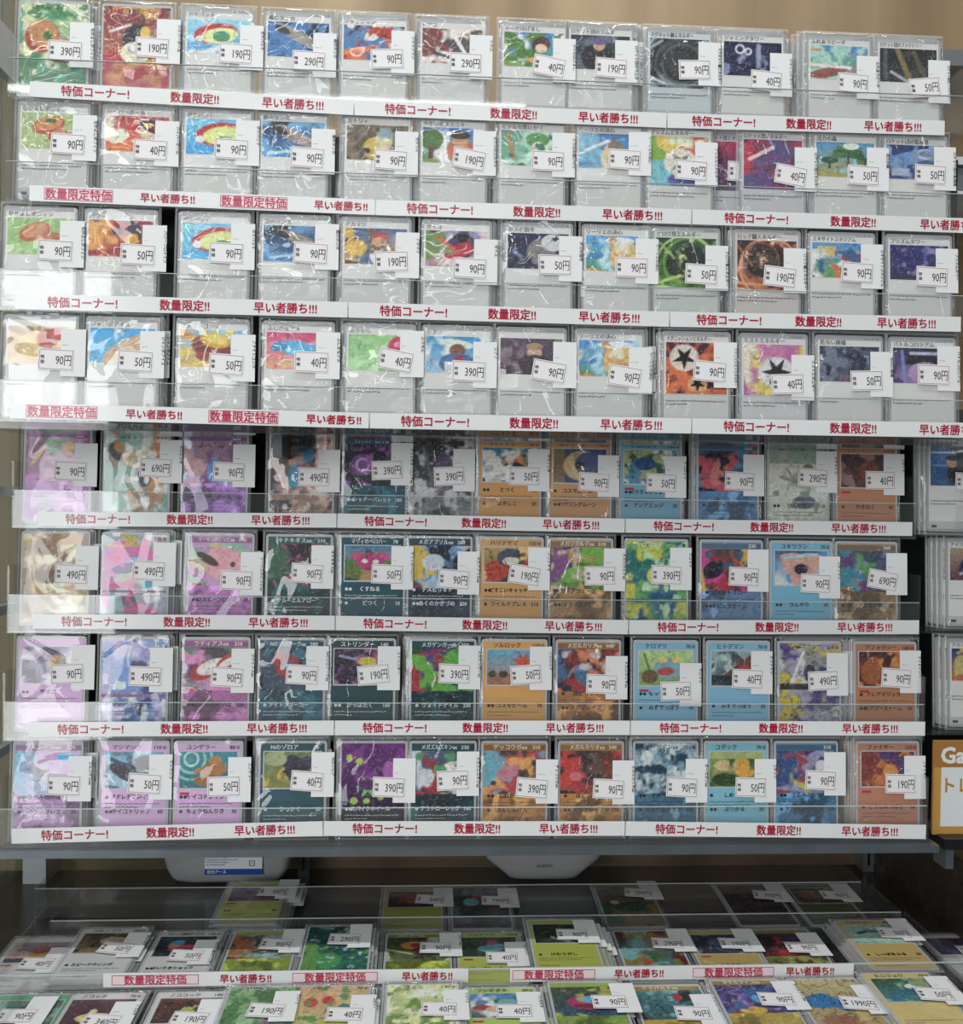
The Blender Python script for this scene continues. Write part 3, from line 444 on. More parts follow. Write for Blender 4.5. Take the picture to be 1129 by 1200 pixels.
  (X_, 'ラティアスex', '210', 'b070a4', 90, 252, 743, 266, 794, 3, [], 'white and red swoop on plum', 'g 8c4c7c 4c4c54;s 1.5 1.2 0 .7 70b080;n 2 3 .56 b898b0;e .3 .45 .2 .2 30 b83438;e .45 .55 .26 .16 20 e0dcd8;e .72 .7 .24 .14 30 c84444;e .68 .64 .16 .08 30 e4e0dc;n 8 4 .64 d890c0', ('むげんのやいば  200',)),
  (X_, 'Nのゾロアークex', '280', '1c5c6c', 90, 341, 744, 354, 791, 3, [], 'crimson petals among white blades', 'g 2c4058 30343c;w 2 3 a8b0bc;n 3 4 .58 44546c;e .35 .6 .12 .3 20 a82c3c;e .48 .55 .12 .26 -20 b83444;n 6 4 .6 18202c;n 9 5 .62 3c7c90', ('ナイトジョーカー',)),
  (P_, 'ストリンダー', '140', '28484c', 190, 424, 743, 438, 791, -6, [], 'yellow lightning on violet crowd', 'g 3c2c40 4c3c58;n 2 4 .55 8c6c9c;n 3 5 .6 2c2030;e .6 .65 .2 .12 0 d0c054;e .6 .45 .1 .3 0 c8b848;n 6 5 .62 b06c98;l .1 .8 .4 .7 .04 a0a0c0', ('かっぱたく  160',)),
  (X_, 'メガゲンガーex', '350', '20484c', 390, 519, 744, 533, 790, 2, [-4, -9], 'deep violet mass on leaf green', 'g 30603c 385c34;e .4 .6 .34 .44 0 5c3c80;e .3 .72 .14 .18 0 6c4890;e .38 .4 .05 .06 0 d0a04c;n 3 4 .62 70b04c;e .8 .7 .16 .28 -20 60b040;b 0 0 .12 .5 a83038;n 8 5 .66 a83c44', ('ヴォイドゲイル  230',)),
  (P_, 'ソルロック', '110', 'd49c50', 50, 603, 746, 617, 791, -4, [], 'red orb over a brick wall', 'g b88c70 64acc8;n 2 4 .6 8cc0d4;b 0 0 1 .3 a87860;t .66 .62 .24 8 c84c34;e .66 .62 .13 .17 0 d05c3c;e .3 .3 .08 .1 0 4c5438;e .5 .26 .08 .1 0 4c5438;e .1 .3 .07 .1 0 4c5438', ('コスモビーム  70',)),
  (X_, 'メガルカリオex', '340', 'b07c44', 90, 690, 746, 706, 802, 2, [], 'blue and scarlet clash over bronze', 'g 2c2c34 6c3c38;n 2 3 .54 a83830;n 4 3 .58 3c6c9c;w 3 2 242430;e .45 .4 .16 .3 40 48789c;n 7 5 .62 d8885c;n 9 5 .66 c8c0bc', ('はどうづき', 'メガブレイブ  270')),
  (P_, 'ケロマツ', '70', '78b0cc', 50, 781, 749, 793, 810, -2, [], 'pale blue and coral in pond reeds', 'g 8ca868 b8d094;n 2 4 .58 6c9c78;e .55 .5 .26 .3 0 84acb8;e .44 .74 .09 .1 0 d8c878;e .7 .74 .09 .1 0 d8c878;e .5 .4 .16 .12 0 b8585c;e .2 .25 .16 .2 0 7c6448;e .9 .25 .14 .16 0 7c6448;l .1 .9 .2 .4 .04 4c8050', ('もってつける', 'みずでっぽう  10')),
  (P_, 'ヒトデマン', '70', '78b0cc', 40, 866, 750, 877, 796, 2, [], 'brown star on a moonlit shore', 'g 2c3440 98b0b4;n 2 3 .55 b8c8c4;b 0 0 1 .3 38404c;t .62 .5 .42 5 7c5048;e .62 .46 .1 .14 0 c03848;n 8 5 .66 445c6c', ('みずでっぽう  20',)),
  (F_, '', '310', 'a8a4b0', 490, 950, 750, 966, 798, -3, [9], 'black ink comic in violet and yellow', 'g 7c6c9c 98a084;n 2 4 .52 c8c8cc;n 3 4 .58 6c5c94;n 5 4 .6 c8b84c;w 6 4 34343c;n 8 5 .62 a4a0b4;b 0 .46 .62 .54 44444c;l .4 .9 .2 .55 .05 d8d8d8;e .5 .66 .1 .1 0 4c4c5c', ()),
  (P_, 'マフォクシー', '160', 'b47850', 90, 1039, 750, 1052, 795, 4, [-3], 'flame orange dance on maroon', 'g 6c2c24 4c2428;n 2 3 .56 8c3c2c;e .25 .45 .2 .4 -20 a8602c;e .72 .5 .14 .32 0 c06c34;e .72 .72 .1 .16 0 d09848;n 6 5 .62 d88c48;l .7 1 .78 .7 .05 c86038', ('フレアマジック', 'エナジーストーム  20')),
 ],
 [  # eighth row
  (X_, 'ブルンゲルex', '270', 'c098c8', 90, 54, 871, 74, 921, 2, [4], 'icy blue veil over lilac foil', 'g 9cb4d8 a8b8cc;n 2 3 .54 b8c4dc;n 4 3 .58 88c0e0;e .5 .6 .26 .3 0 c4c0cc;e .75 .85 .2 .06 0 40a8d8;n 7 5 .62 c8a8d0', ('うらみのさば', 'パワーブレス  80')),
  (P_, 'マシマシラ', '110', 'd0a4d4', 50, 156, 869, 169, 919, 4, [-5, -9], 'grey bark shapes in snow blue', 'g a8c8d8 7cb0cc;n 2 4 .54 d8e4e8;e .45 .4 .4 .24 -20 4c4450;e .7 .7 .22 .2 0 58506c;l .1 .8 .5 .5 .07 505868;n 8 5 .64 6c8090', ('アドレナブレイン', 'サイコトリップ  60')),
  (P_, 'ユンゲラー', '80', 'd0a4d4', 50, 243, 871, 262, 922, -2, [], 'ochre shape on teal rings', 'g 2c8088 3c94a0;o .2 .8 .12 .04 b8d8d0;o .2 .8 .24 .04 a0ccc8;o .2 .8 .36 .04 8cc0c0;e .58 .5 .24 .2 10 b07c48;e .55 .2 .3 .16 0 a8703c;e .62 .74 .12 .14 0 b88450;e .3 .46 .08 .06 40 b88450', ('サイコドレイン', 'ちょうねんりき  30')),
  (P_, 'Nのゾロア', '70', '1c505c', 40, 342, 870, 360, 916, 4, [-4], 'charcoal shape among yellow flowers', 'g 8c8c3c 6c8458;n 2 4 .55 94a468;e .6 .5 .28 .34 0 34344c;e .5 .75 .12 .16 0 3c3c54;e .76 .72 .1 .16 -20 3c3c54;n 6 6 .62 d0b838;e .2 .8 .2 .2 0 a8b088', ('ひっかく  20',)),
  (F_, '', '', '6c2c74', 390, 437, 870, 456, 923, 2, [-4], 'purple card with lime green dots', 'g 1c2030 70307c;n 2 4 .6 883c90;t .42 .52 .2 6 78c060;e .42 .54 .14 .06 0 602c6c;e .12 .84 .05 .04 0 b0c860;e .28 .8 .06 .04 0 a8c458;e .2 .36 .06 .04 0 a8c458;e .7 .7 .05 .04 0 b0c860;e .4 .36 .05 .03 0 a8c458;e .85 .62 .16 .2 30 a860a8;e .62 .4 .05 .03 0 b0c860;b 0 0 1 .26 262434', ('スパイクホイール',)),
  (X_, 'メガズルズキンex', '330', '1c5058', 90, 519, 867, 531, 915, -3, [], 'white and scarlet splash over teal', 'g 3c3c50 546c88;n 2 3 .55 a83440;n 4 4 .56 c8ccd0;n 6 4 .6 2c3c5c;e .7 .6 .2 .16 0 e0dcd8;e .62 .46 .2 .08 0 b0644c;n 9 5 .64 5c9c6c', ('アウトローレッグ  160',)),
  (X_, 'ゲッコウガex', '310', 'b48048', 390, 603, 869, 624, 924, 5, [], 'rose pink swirl on tan foil', 'g 8c5c54 6c5c58;w 2 3 c87888;n 3 4 .56 b84c54;n 5 4 .58 70a8b8;n 7 4 .6 d8a060;e .4 .5 .2 .16 20 c08090;n 9 6 .64 5c4c48', ('しねかけり', 'ぶんしんけん')),
  (X_, 'メガルカリオex', '340', 'bc8848', 90, 693, 867, 714, 925, 3, [], 'large ruby fist shape on bronze', 'g a85c44 54302c;n 2 3 .55 8c3430;e .3 .35 .24 .28 0 b03c48;e .5 .62 .18 .36 30 6c5450;n 5 4 .6 c84038;e .25 .4 .1 .1 0 d07880;n 8 5 .64 402c30', ('はどうづき', 'メガブレイブ  270')),
  (F_, 'オーガポンex', '210', '5c88a0', 90, 781, 869, 800, 923, 3, [-4], 'icy steel blue full picture', 'g 406884 6c90a0;n 2 4 .52 a8bcc4;w 3 4 3c586c;n 5 5 .58 c8d4d8;n 7 5 .6 2c4c64;b 0 .0 1 .42 4c7890;n 9 6 .68 88a8b8', ('すすりなく', 'なみだのほうプ  100')),
  (P_, 'コダック', '70', '74b6c8', 50, 864, 869, 881, 923, 1, [], 'yellow patch in garden green', 'g 6c8448 98a868;n 2 4 .56 b0b884;e .66 .55 .22 .28 0 d8a840;e .3 .6 .22 .16 0 c8b488;e .3 .2 .26 .18 0 3c5434;n 6 5 .6 4c6c40;b 0 .8 1 1 a8b47c', ('しめりけ', 'ぶつかる  20')),
  (X_, '', '310', '5484a8', 90, 946, 868, 963, 915, 3, [], 'indigo hood, yellow stroke on blue', 'g 8898a8 6c6c84;e .5 .72 .4 .3 20 44386c;n 3 4 .58 a09cb8;e .35 .3 .3 .08 -40 c0c04c;n 5 4 .6 3c5c8c;e .75 .62 .1 .16 0 d0d0d8;n 8 5 .64 a04c5c', ('うらみぶし', 'アブソリュートスノー  120')),
  (P_, 'ファイヤー', '120', 'bc7c5c', 190, 1042, 870, 1057, 919, 1, [-4, -8], 'blazing orange wings on plum', 'g b05c34 6c3440;n 2 3 .54 c87c3c;w 3 3 e0a858;e .65 .8 .26 .1 -20 4c3c70;n 5 4 .6 8c3c34;n 7 5 .6 5c4074;e .55 .4 .14 .24 20 d89848', ('とうしのつばさ  20',)),
 ],
]
ROWNAME = ['top row', 'second row', 'third row', 'fourth row', 'fifth row', 'sixth row', 'seventh row', 'eighth row']

CW, CH = 0.0630, 0.0880
_SL = {}
def sleeve_mesh(kind, var):
    """a clear bag round the card: wavy front, sides and back"""
    if (kind, var) in _SL: return _SL[(kind, var)]
    rs = np.random.RandomState(var * 11 + (3 if kind == 'crinkle' else 77))
    nx, nz = 13, 17; w, h = 0.0690, 0.0955
    u, v = np.meshgrid(np.r_[0, .030, np.linspace(.1, .9, nx - 4), .970, 1], np.r_[0, .022, np.linspace(.07, .93, nz - 4), .978, 1], indexing='ij')
    amp = 0.0006 if kind == 'crinkle' else 0.0002
    wave = (value_noise(u, v, var + 40, 3.0, h / w) - 0.5) * 2 * amp
    edge = np.minimum(np.minimum(u, 1 - u) * w, np.minimum(v, 1 - v) * h)
    y = -0.0011 + wave * np.clip(edge / 0.006, 0, 1) + 0.0016 * np.clip(1 - edge / 0.004, 0, 1)
    m = MB(); i = np.arange(nx * nz).reshape(nx, nz)
    f = np.stack([i[:-1, :-1], i[1:, :-1], i[1:, 1:], i[:-1, 1:]], -1).reshape(-1, 4).tolist()
    b = nx * nz
    ring = list(i[:, 0]) + list(i[-1, 1:]) + list(i[-2::-1, -1]) + list(i[0, -2:0:-1])
    ring = [int(r) for r in ring]; n = len(ring)
    V = np.stack([(u - 0.5) * w, y, -0.003 + v * h], -1).reshape(-1, 3)
    B = V[ring].copy(); B[:, 1] = 0.0014
    f += [(ring[k], b + k, b + (k + 1) % n, ring[(k + 1) % n]) for k in range(n)]
    f.append(tuple(b + k for k in range(n - 1, -1, -1)))
    m.add(np.concatenate([V, B]), f, (0.8, 0.8, 0.8))
    o = m.build('sleeve', kind, None, smooth=True); me = o.data; me.materials.append(MAT['rim'])
    for k, pl in enumerate(me.polygons):                       # welded border and sides
        i_, j_ = divmod(k, nz - 1)
        if k < (nx - 1) * (nz - 1) and (i_ in (0, nx - 2) or j_ in (0, nz - 2)) or k >= (nx - 1) * (nz - 1) and k < len(me.polygons) - 1: pl.material_index = 1
    bpy.data.objects.remove(o); _SL[(kind, var)] = me
    return me

def text_lines(m, x0, x1, z, n, col, seed, h=0.0012):
    """print too small to read: rows of short dashes"""
    r = random.Random(seed)
    for k in range(n):
        x = x0; end = x1 if k < n - 1 else x0 + (x1 - x0) * r.uniform(0.3, 0.8)
        while x < end:
            w = r.uniform(0.0008, 0.0019); q = r.uniform(-.0003, .0003); m.rect(x, z - k * 0.0031 + q, min(end, x + w), z - k * 0.0031 + h + q, -0.0004, col); x += w + r.uniform(0.0005, 0.0012)

DARK = lin('26262a'); 
def make_card(spec, loc, lean, label, group, seed, crinkle, sticker=None, tilt=0.0, spin=0.0, bend=0):
    kind, title, hp, body, price, look, art, lines, srot = spec
    root = empty('trading_card', loc, label, 'card', group, (lean, 0, 0))
    if spin: root.rotation_euler = (Matrix.Rotation(spin, 3, 'Z') @ Matrix.Rotation(lean, 3, 'X')).to_euler()
    if tilt: root.rotation_euler = (Matrix.Rotation(lean, 3, 'X') @ Matrix.Rotation(tilt, 3, 'Y')).to_euler()
    m = MB()
    h = CW / 2; silver = lin('9fa1a3' if kind in 'TN' else 'b0b2b4', INK); face = lin(body, INK); face = face.mean() + (face - face.mean()) * .86
    dark_face = face.mean() < 0.16
    ink = lin('e8ecec', 1.0) if dark_face else DARK
    m.round_slab(-h, 0.0005, h, 0.0005 + CH, 0.0, 0.0010, 0.0028, silver, np.array([.62, .63, .63]))
    e = 0.0022
    z = lambda t: 0.0005 + CH * t
    if kind in 'TN':
        m.rect(-h + e, z(.03), h - e, z(.972), -.0002, face)
        m.rect(-h + e, z(.948), h - e, z(.972), -.0003, lin('a9abad', INK))
        m.text('トレーナーズ' if kind == 'T' else 'エネルギー', h - .004, z(.9525), -.0004, .0024, DARK, .01, align='r', maxw=.017)
        m.text(title, -h + .0045, z(.903), -.0004, .0048, DARK, .018, maxw=.040)
        a0, a1 = (.52, .885) if kind == 'T' else (.36, .885)
        text_lines(m, -h + .004, h - .005, z(.34 if kind == 'T' else .28), 2, lin('606168'), seed, .0012)
        m.rect(-h + e, z(.03), h - e, z(.115), -.0003, lin('b4b6b7', INK))
        m.rect(-h + .0045, z(.045), -h + .010, z(.075), -.0004, lin('505258'))
        x0, x1 = -h + .004, h - .004
    elif kind == 'P':
        m.rect(-h + e, z(.03), h - e, z(.972), -.0002, face)
        m.rect(-h + .0045, z(.495), h - .0045, z(.895), -.0003, lin('b8babc', INK))
        a0, a1 = .51, .885; x0, x1 = -h + .0055, h - .0055
    else:
        a0, a1 = (.44, .895) if kind == 'X' else (.03, .972)
        m.rect(-h + e, z(.03), h - e, z(.972), -.0002, face)
        x0, x1 = -h + e, h - e
    if kind in 'PXF' and (title or hp):
        ty = z(.912); tcol = ink
        if kind == 'F': tcol = DARK if lin(body).mean() > .2 else lin('e8ecec')
        if kind == 'X' and lin(body).mean() > .1: m.rect(-h + e, z(.90), h - e, z(.955), -.00045, face * .55); tcol = lin('f0ecdc')
        m.text(title, -h + .0115, ty, -.0005, .0054, tcol, .019, maxw=.033)
        m.text(hp, h - .0075, ty, -.0005, .0050, tcol, .019, align='r')
        m.round_slab(h - .0066, ty - .0002, h - .0030, ty + .0034, -.0005, -.0004, .0017, face * .45, face * .45)
    card = m.build('card', 'card', root)
    full = kind == 'F'
    picture_mesh(art, x0, z(a0), x1, z(a1), -.00037, 60, 84 if full else (48 if kind != 'N' else 58), 'artwork', card)
    if kind == 'X':                                                    # foil wash over the lower half belongs to the print
        bx = body; rr = random.Random(seed); s1, s2 = rr.randint(1, 90), rr.randint(1, 90)
        lo = '%02x%02x%02x' % tuple(int(int(bx[i:i + 2], 16) * .72) for i in (0, 2, 4)); hi = '%02x%02x%02x' % tuple(min(255, int(int(bx[i:i + 2], 16) * 1.22) + 14) for i in (0, 2, 4))
        picture_mesh('g %s %s;n %d 3 .58 %s;n %d 5 .64 %s' % (bx, bx, s1, lo, s2, hi), x0, z(.03), x1, z(a0), -.00037, 40, 34, 'foil_panel', card)
    if lines or kind in 'PX':
        t = MB(); zz = .40 if len(lines) > 1 else .27
        if seed % 3 == 0 and kind != 'F':
            t.rect(-h + .006, z(.44), -h + .015, z(.465), -.0005, lin('b03038', INK))
        for k, ln in enumerate(lines):
            nm, _, dm = ln.partition('  ')
            t.text(nm, -.002, z(zz - k * .15), -.0005, .0050, ink, .022, align='c', maxw=.036)
            if dm: t.text(dm, h - .005, z(zz - k * .15), -.0005, .0048, ink, .022, align='r')
            for q in range(1 + (seed + k) % 2): t.round_slab(-h + .006 + q * .0036, z(zz - k * .15), -h + .009 + q * .0036, z(zz - k * .15) + .003, -.0005, -.0004, .0014, ink, ink)
        text_lines(t, -h + .006, h - .008, z(zz - .055), 2, ink * .8 + .05, seed + 3, .0008)
        if kind in 'PX': text_lines(t, -h + .006, h - .014, z(.08), 1, ink * .8 + .05, seed + 9, .0008)
        t.build('attack_text', 'card', card)
    sl = bpy.data.objects.new('sleeve', sleeve_mesh('crinkle' if crinkle else 'smooth', seed % 5)); COL.objects.link(sl); sl.parent = root
    # white tag with a price sticker
    sx, sz = sticker or (0.008, z(.56))
    g = MB(); paper = np.array([.80, .81, .81])
    g.box((sx + .0035, -.0021, sz - .0145), (sx + .0245, -.00185, sz + .0265), paper)
    if title: g.text(title, sx + .0222, sz + .0215, -.0022, .0036, DARK, .02, rot=-math.pi / 2, maxw=.034)
    text_lines(g, sx + .0055, sx + .014, sz + .0125, 1, lin('8a8a8e'), seed + 2, .0005)
    for v in g.v[1:]: v[:, 1] = np.minimum(v[:, 1], -.0022)
    tg = g.build('price_tag', 'print', root)
    s = MB(); pw = .0150; ph = .0092
    s.box((sx - pw, -.0024, sz - ph), (sx + pw, -.00215, sz + ph), np.array([.83, .81, .815]))
    edge = lin('6a4a50') if seed % 4 else lin('a04854')
    s.frame(sx - pw + .0009, sz - ph + .0009, sx + pw - .0009, sz + ph - .0009, .00035, -.00250, edge)
    s.text('特', sx - pw + .0020, sz + .0006, -.0025, .0034, DARK, .02); s.text('価', sx - pw + .0020, sz - .0036, -.0025, .0034, DARK, .02)
    s.text('%d円' % price, sx + pw - .0022, sz - .0042, -.0025, .0105, DARK, .004, sx=.66, align='r')
    s.rotate_about(0, sx, sz, -math.radians(srot))
    s.build('price_sticker', 'print', tg)
    return root

def dup(root, loc, label):
    r = root.copy(); COL.objects.link(r); r.location = loc; r['label'] = label
    for ch in list(root.children):
        c = ch.copy(); COL.objects.link(c); c.parent = r
        for gch in ch.children:
            d = gch.copy(); COL.objects.link(d); d.parent = c
    return r

LEAN = -math.radians(3.0)
WORDS = ['', 'first', 'second', 'third', 'fourth']
serial = 0
for r, row in enumerate(ROWS):
    for cspec in row:
        kind, title, hp, body, price, cx, top, sx, sy, srot, behind, look, art, lines = cspec
        serial += 1; rs = random.Random(serial * 13)
        Y = YR[r]; p = at(cx, top + 60, Y); t = at(cx, top, Y + .005)
        zb = min(max(t.z - .0925, FZ[r] + .0031), FZ[r] + .0150)
        base = Vector((p.x, Y, zb))
        q = at(sx, sy, Y - .001)
        st = (min(max(q.x - p.x, -.006), .020), q.z - zb)
        label = 'clear-bagged card, %s, %d yen, %s' % (look, price, ROWNAME[r])
        grp = 'bagged cards on the %s' % ROWNAME[r]
        crk = (r < 4 and serial % 5 != 0) or (serial % 4 == 0)
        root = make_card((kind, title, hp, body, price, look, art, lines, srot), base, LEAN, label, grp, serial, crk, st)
        for k, dx in enumerate(behind):
            if abs(dx) > 20: continue
            off = dx / F * Y
            loc = base + Vector((off, .0056 * (k + 1), -zb + FZ[r] + .0031 + rs.uniform(0, .002)))
            side = 'left' if dx < 0 else 'right'
            dup(root, loc, '%s behind %s, %s, edge at %s' % ('bagged card' if len(behind) == 1 else WORDS[k + 1] + ' card', look, ROWNAME[r], side))
# the lone crimson card showing in the gap of the second row
p = at(850, 216, YR[1] + .004)
make_card((N_, 'ロケット団エネルギー', '', 'c4c4c8', 40, '', 'g 2c5c9c c03858;n 2 3 .55 6c3c64;w 4 2 382c48', (), 2), Vector((p.x - .0275 + .038, YR[1] + .0075, FZ[1] + .0031)), LEAN,
          'dark-sleeved card standing in the gap left of crimson and violet swirl', 'bagged cards on the second row', 401, True)

# ------------------------------------------------------------------ clear tiered stands, their lips, and the steel shelves under them
def tier_stand(rows, px0, px1, label, back_z, back_y):
    st = empty('tiered_acrylic_stand', (0, YR[rows[-1]], FZ[rows[-1]]), label, 'display stand')
    inv = Matrix.Translation(-st.location)
    X = []
    def put(o): o.data.transform(inv); o.parent = st; return o
    for r in rows:
        yy = 240 if r == 1 else 300
        x0 = at(px0[r], 600, YR[r]).x; x1 = at(px1[r], 600, YR[r]).x; X.append((x0, x1))
        m = MB(); m.box((x0, YR[r] - .0085, FZ[r] - .002), (x1, YR[r] + .030, FZ[r])); put(m.build('tier_floor', 'acrylic'))
        m = MB(); m.box((x0, YR[r] - .0100, FZ[r] - .002), (x1, YR[r] - .0085, FZ[r] + .033)); put(m.build('tier_lip', 'acrylic'))
        m = MB(); m.box((x0, YR[r] - .0101, FZ[r] + .033), (x1, YR[r] - .0084, FZ[r] + .0335)); put(m.build('lip_edge', 'edge'))
        for k, x in enumerate((x0, x1)):
            m = MB(); m.box((x - .001, YR[r] - .0100, FZ[r] - .002), (x + .001, YR[r] + .030, FZ[r] + .060)); put(m.build('side_panel', 'acrylic'))
    x0 = min(a for a, b in X); x1 = max(b for a, b in X)
    m = MB(); m.box((x0 + .004, back_y, FZ[rows[-1]] - .002), (x1 - .004, back_y + .003, back_z)); put(m.build('back_board_and_shade', 'black'))  # black sheet stands in for the shaded wall seen between the cards
    return st
L = {0: 12, 1: 10, 2: -4, 3: -6, 4: 20, 5: 16, 6: 12, 7: 8}
Rr = {0: 1112, 1: 1150, 2: 1132, 3: 1150, 4: 1068, 5: 1074, 6: 1082, 7: 1088}
tier_stand([0, 1, 2, 3], L, Rr, 'clear acrylic stand holding the upper four card rows', FZ[1] + .085, .897)
tier_stand([4, 5, 6, 7], L, Rr, 'clear acrylic stand holding the lower four card rows', FZ[4] + .093, .940)

def shelf(name, z, y0, x0, x1, mat, label, th):
    s = empty(name, (0, y0, z), label, 'shelf')
    o = boxobj('shelf_board', (x0, 0, -th), (x1, 1.098 - y0, 0), mat, s)
    for px in (357, 1015):
        xc = at(px, 995, 1.09).x
        boxobj('shelf_bracket', (xc - .004, .05, -th - .018), (xc + .004, 1.094 - y0, -th), 'steel', s)
    return s
xs0 = at(-2, 985, .86).x; xs1 = at(1098, 985, .86).x
shelf('wall_shelf', FZ[7] - .0022, YR[7] - .016, xs0, xs1, 'steel', 'grey steel shelf under the lower acrylic stand', .007)
shelf('wall_shelf', FZ[3] - .0022, YR[3] - .016, at(-14, 500, .82).x, at(1160, 500, .82).x, 'smoke', 'smoky clear shelf under the upper acrylic stand', .006)
for px, wh in ((357, 'left'), (1015, 'right')):
    xc = at(px, 1000, 1.11).x
    u = empty('slotted_upright', (xc, 1.11, 0.0), 'grey slotted upright on the back wall, %s one' % wh, 'wall upright')
    boxobj('channel', (-.0065, -.008, .70), (.0065, .0148, 1.58), 'grey', u)
    m = MB()
    for k in range(26): m.box((-.0016, -.0084, .72 + k * .032), (.0016, -.0079, .735 + k * .032))
    m.build('slots', 'dark', u)

# ------------------------------------------------------------------ sale strips stuck on the lips
RED = lin('a8203c', 1.05)
def strip_a(x0, x1, y, z, h, slope):
    m = MB(); n = 8; w = x1 - x0
    m.box((0, 0, -h / 2), (w, .0004, h / 2), np.array([.80, .815, .815]))
    for t, c in (('特価コーナー!', .20), ('数量限定!!', .505), ('早い者勝ち!!!', .81)):
        m.text(t, w * c, -.0037, -.00015, .0100, RED, .022, align='c', sx=.95)
    return m
def strip_b(x0, x1, y, z, h, small=False):
    m = MB(); w = x1 - x0
    m.box((0, 0, -h / 2), (w, .0004, h / 2), np.array([.80, .815, .815]))
    pink = lin('f0dade')
    for c in (.14, .645) if not small else (.29, .29):
        a, b = w * c - w * .098, w * c + w * .098
        if small: a, b = w * .20, w * .41
        m.rect(a, -.0050, b, .0050, -.00010, pink * .9 + .08); m.frame(a, -.0052, b, .0052, .0005, -.0002, RED)
        m.text('数量限定特価', (a + b) / 2, -.0036, -.00015, .0098, lin('bc3a58'), .021, align='c', maxw=(b - a) * .96)
        m.text('早い者勝ち!!', w * (c + .255) if not small else w * .69, -.0032, -.00015, .0086, RED, .028, align='c', maxw=w * .21)
        if small: break
    return m
def put_strip(m, pa, pb, label, group):
    o = m.build('sale_strip', 'strip'); o.location = pa
    d = pb - pa; o.rotation_euler = (0, -math.atan2(d.z, math.hypot(d.x, d.y)), math.atan2(d.y, d.x))
    return tag(o, label, 'sign strip', group)
SEG = [
 [('a', 34, 415), ('a', 415, 782), ('a', 782, 1108)],
 [('b', 34, 440), ('a', 441, 811), ('a', 811, 1182)],
 [('a', 17, 408), ('a', 409, 785), ('a', 785, 1127)],
 [('b', 12, 433), ('a', 434, 811), ('a', 812, 1182)],
 [('a', 43, 395), ('a', 396, 733), ('a', 733, 1070)],
 [('a', 38, 393), ('a', 393, 737), ('a', 737, 1078)],
 [('a', 33, 392), ('a', 392, 739), ('a', 739, 1085)],
 [('a', 13, 379), ('a', 379, 733), ('a', 733, 1086)]]
LINE = [[(34, 104), (415, 126), (782, 141), (1108, 150)], [(34, 226), (440, 243), (811, 254), (1182, 266)], [(17, 353), (408, 363), (785, 374), (1127, 380)],
        [(12, 481), (433, 493), (811, 499), (1182, 505)], [(43, 608), (395, 610), (733, 616), (1070, 620)], [(38, 728), (393, 730), (737, 735), (1078, 735)],
        [(33, 855), (392, 853), (739, 853), (1085, 854)], [(13, 980), (379, 971), (733, 971), (1086, 975)]]
THIRD = ['left', 'middle', 'right']
for r in range(8):
    for k, (kd, a, b) in enumerate(SEG[r]):
        y = YR[r] - .0106
        pa, pb = at(LINE[r][k][0] + .5, LINE[r][k][1], y), at(LINE[r][k + 1][0] - .5, LINE[r][k + 1][1], y)
        m = (strip_a if kd == 'a' else strip_b)(0, (pb - pa).length, 0, 0, .0135, *((0,) if kd == 'a' else ()))
        what = 'white sale strip with red lettering' if kd == 'a' else 'white sale strip with boxed outline lettering'
        put_strip(m, pa, pb, '%s, %s one below the %s' % (what, THIRD[k], ROWNAME[r]), 'sale strips on the tier lips')

# ------------------------------------------------------------------ the low riser tray with cards lying flat
TZ = .917                                         # height of the tray's floor at the front of a tier
SLOPE = math.radians(4.0)
TY = [1.000, .925, .818, .715]                    # front of each lying tier (first one holds the tubs)
counter = structure(boxobj('trim_1', (-.60, .55, .86), (1.1, 1.124, .905), 'wood'))
tray = empty('riser_tray', (0, TY[3], .9052), 'low clear acrylic riser tray with cards lying flat', 'display stand')
inv = Matrix.Translation(-tray.location)
def tput(o): o.data.transform(inv); o.parent = tray; return o
for k, (y, a, b) in enumerate(zip(TY, (44, 62, -16, -30), (1006, 1052, 1126, 1190))):
    yb = [1100, 1.0, .919, .812][k] if k else 1.100
    za = [1042, 1086, 1150, 1200][k]
    x0, x1 = at(a, za, y).x, at(b, za, y).x
    rise = (yb - y) * math.tan(SLOPE)
    f = MB(); f.add([(x0, y, TZ - .002), (x1, y, TZ - .002), (x1, yb, TZ - .002 + rise), (x0, yb, TZ - .002 + rise), (x0, y, TZ), (x1, y, TZ), (x1, yb, TZ + rise), (x0, yb, TZ + rise)],
                    [(0, 3, 2, 1), (4, 5, 6, 7), (0, 1, 5, 4), (1, 2, 6, 5), (2, 3, 7, 6), (3, 0, 4, 7)], (.8, .8, .8))
    tput(f.build('tier_floor', 'smoke'))
    tput(boxobj('tier_lip', (x0, y - .0065, TZ - .010), (x1, y - .0050, TZ + (.022 if k > 1 else .020)), 'acrylic'))
    tput(boxobj('lip_edge', (x0, y - .0066, TZ + (.022 if k > 1 else .020)), (x1, y - .0049, TZ + (.0226 if k > 1 else .0206)), 'edge'))
    for x in (x0, x1): tput(boxobj('side_panel', (x - .001, y - .0065, .9055), (x + .001, yb, TZ + .021), 'acrylic'))

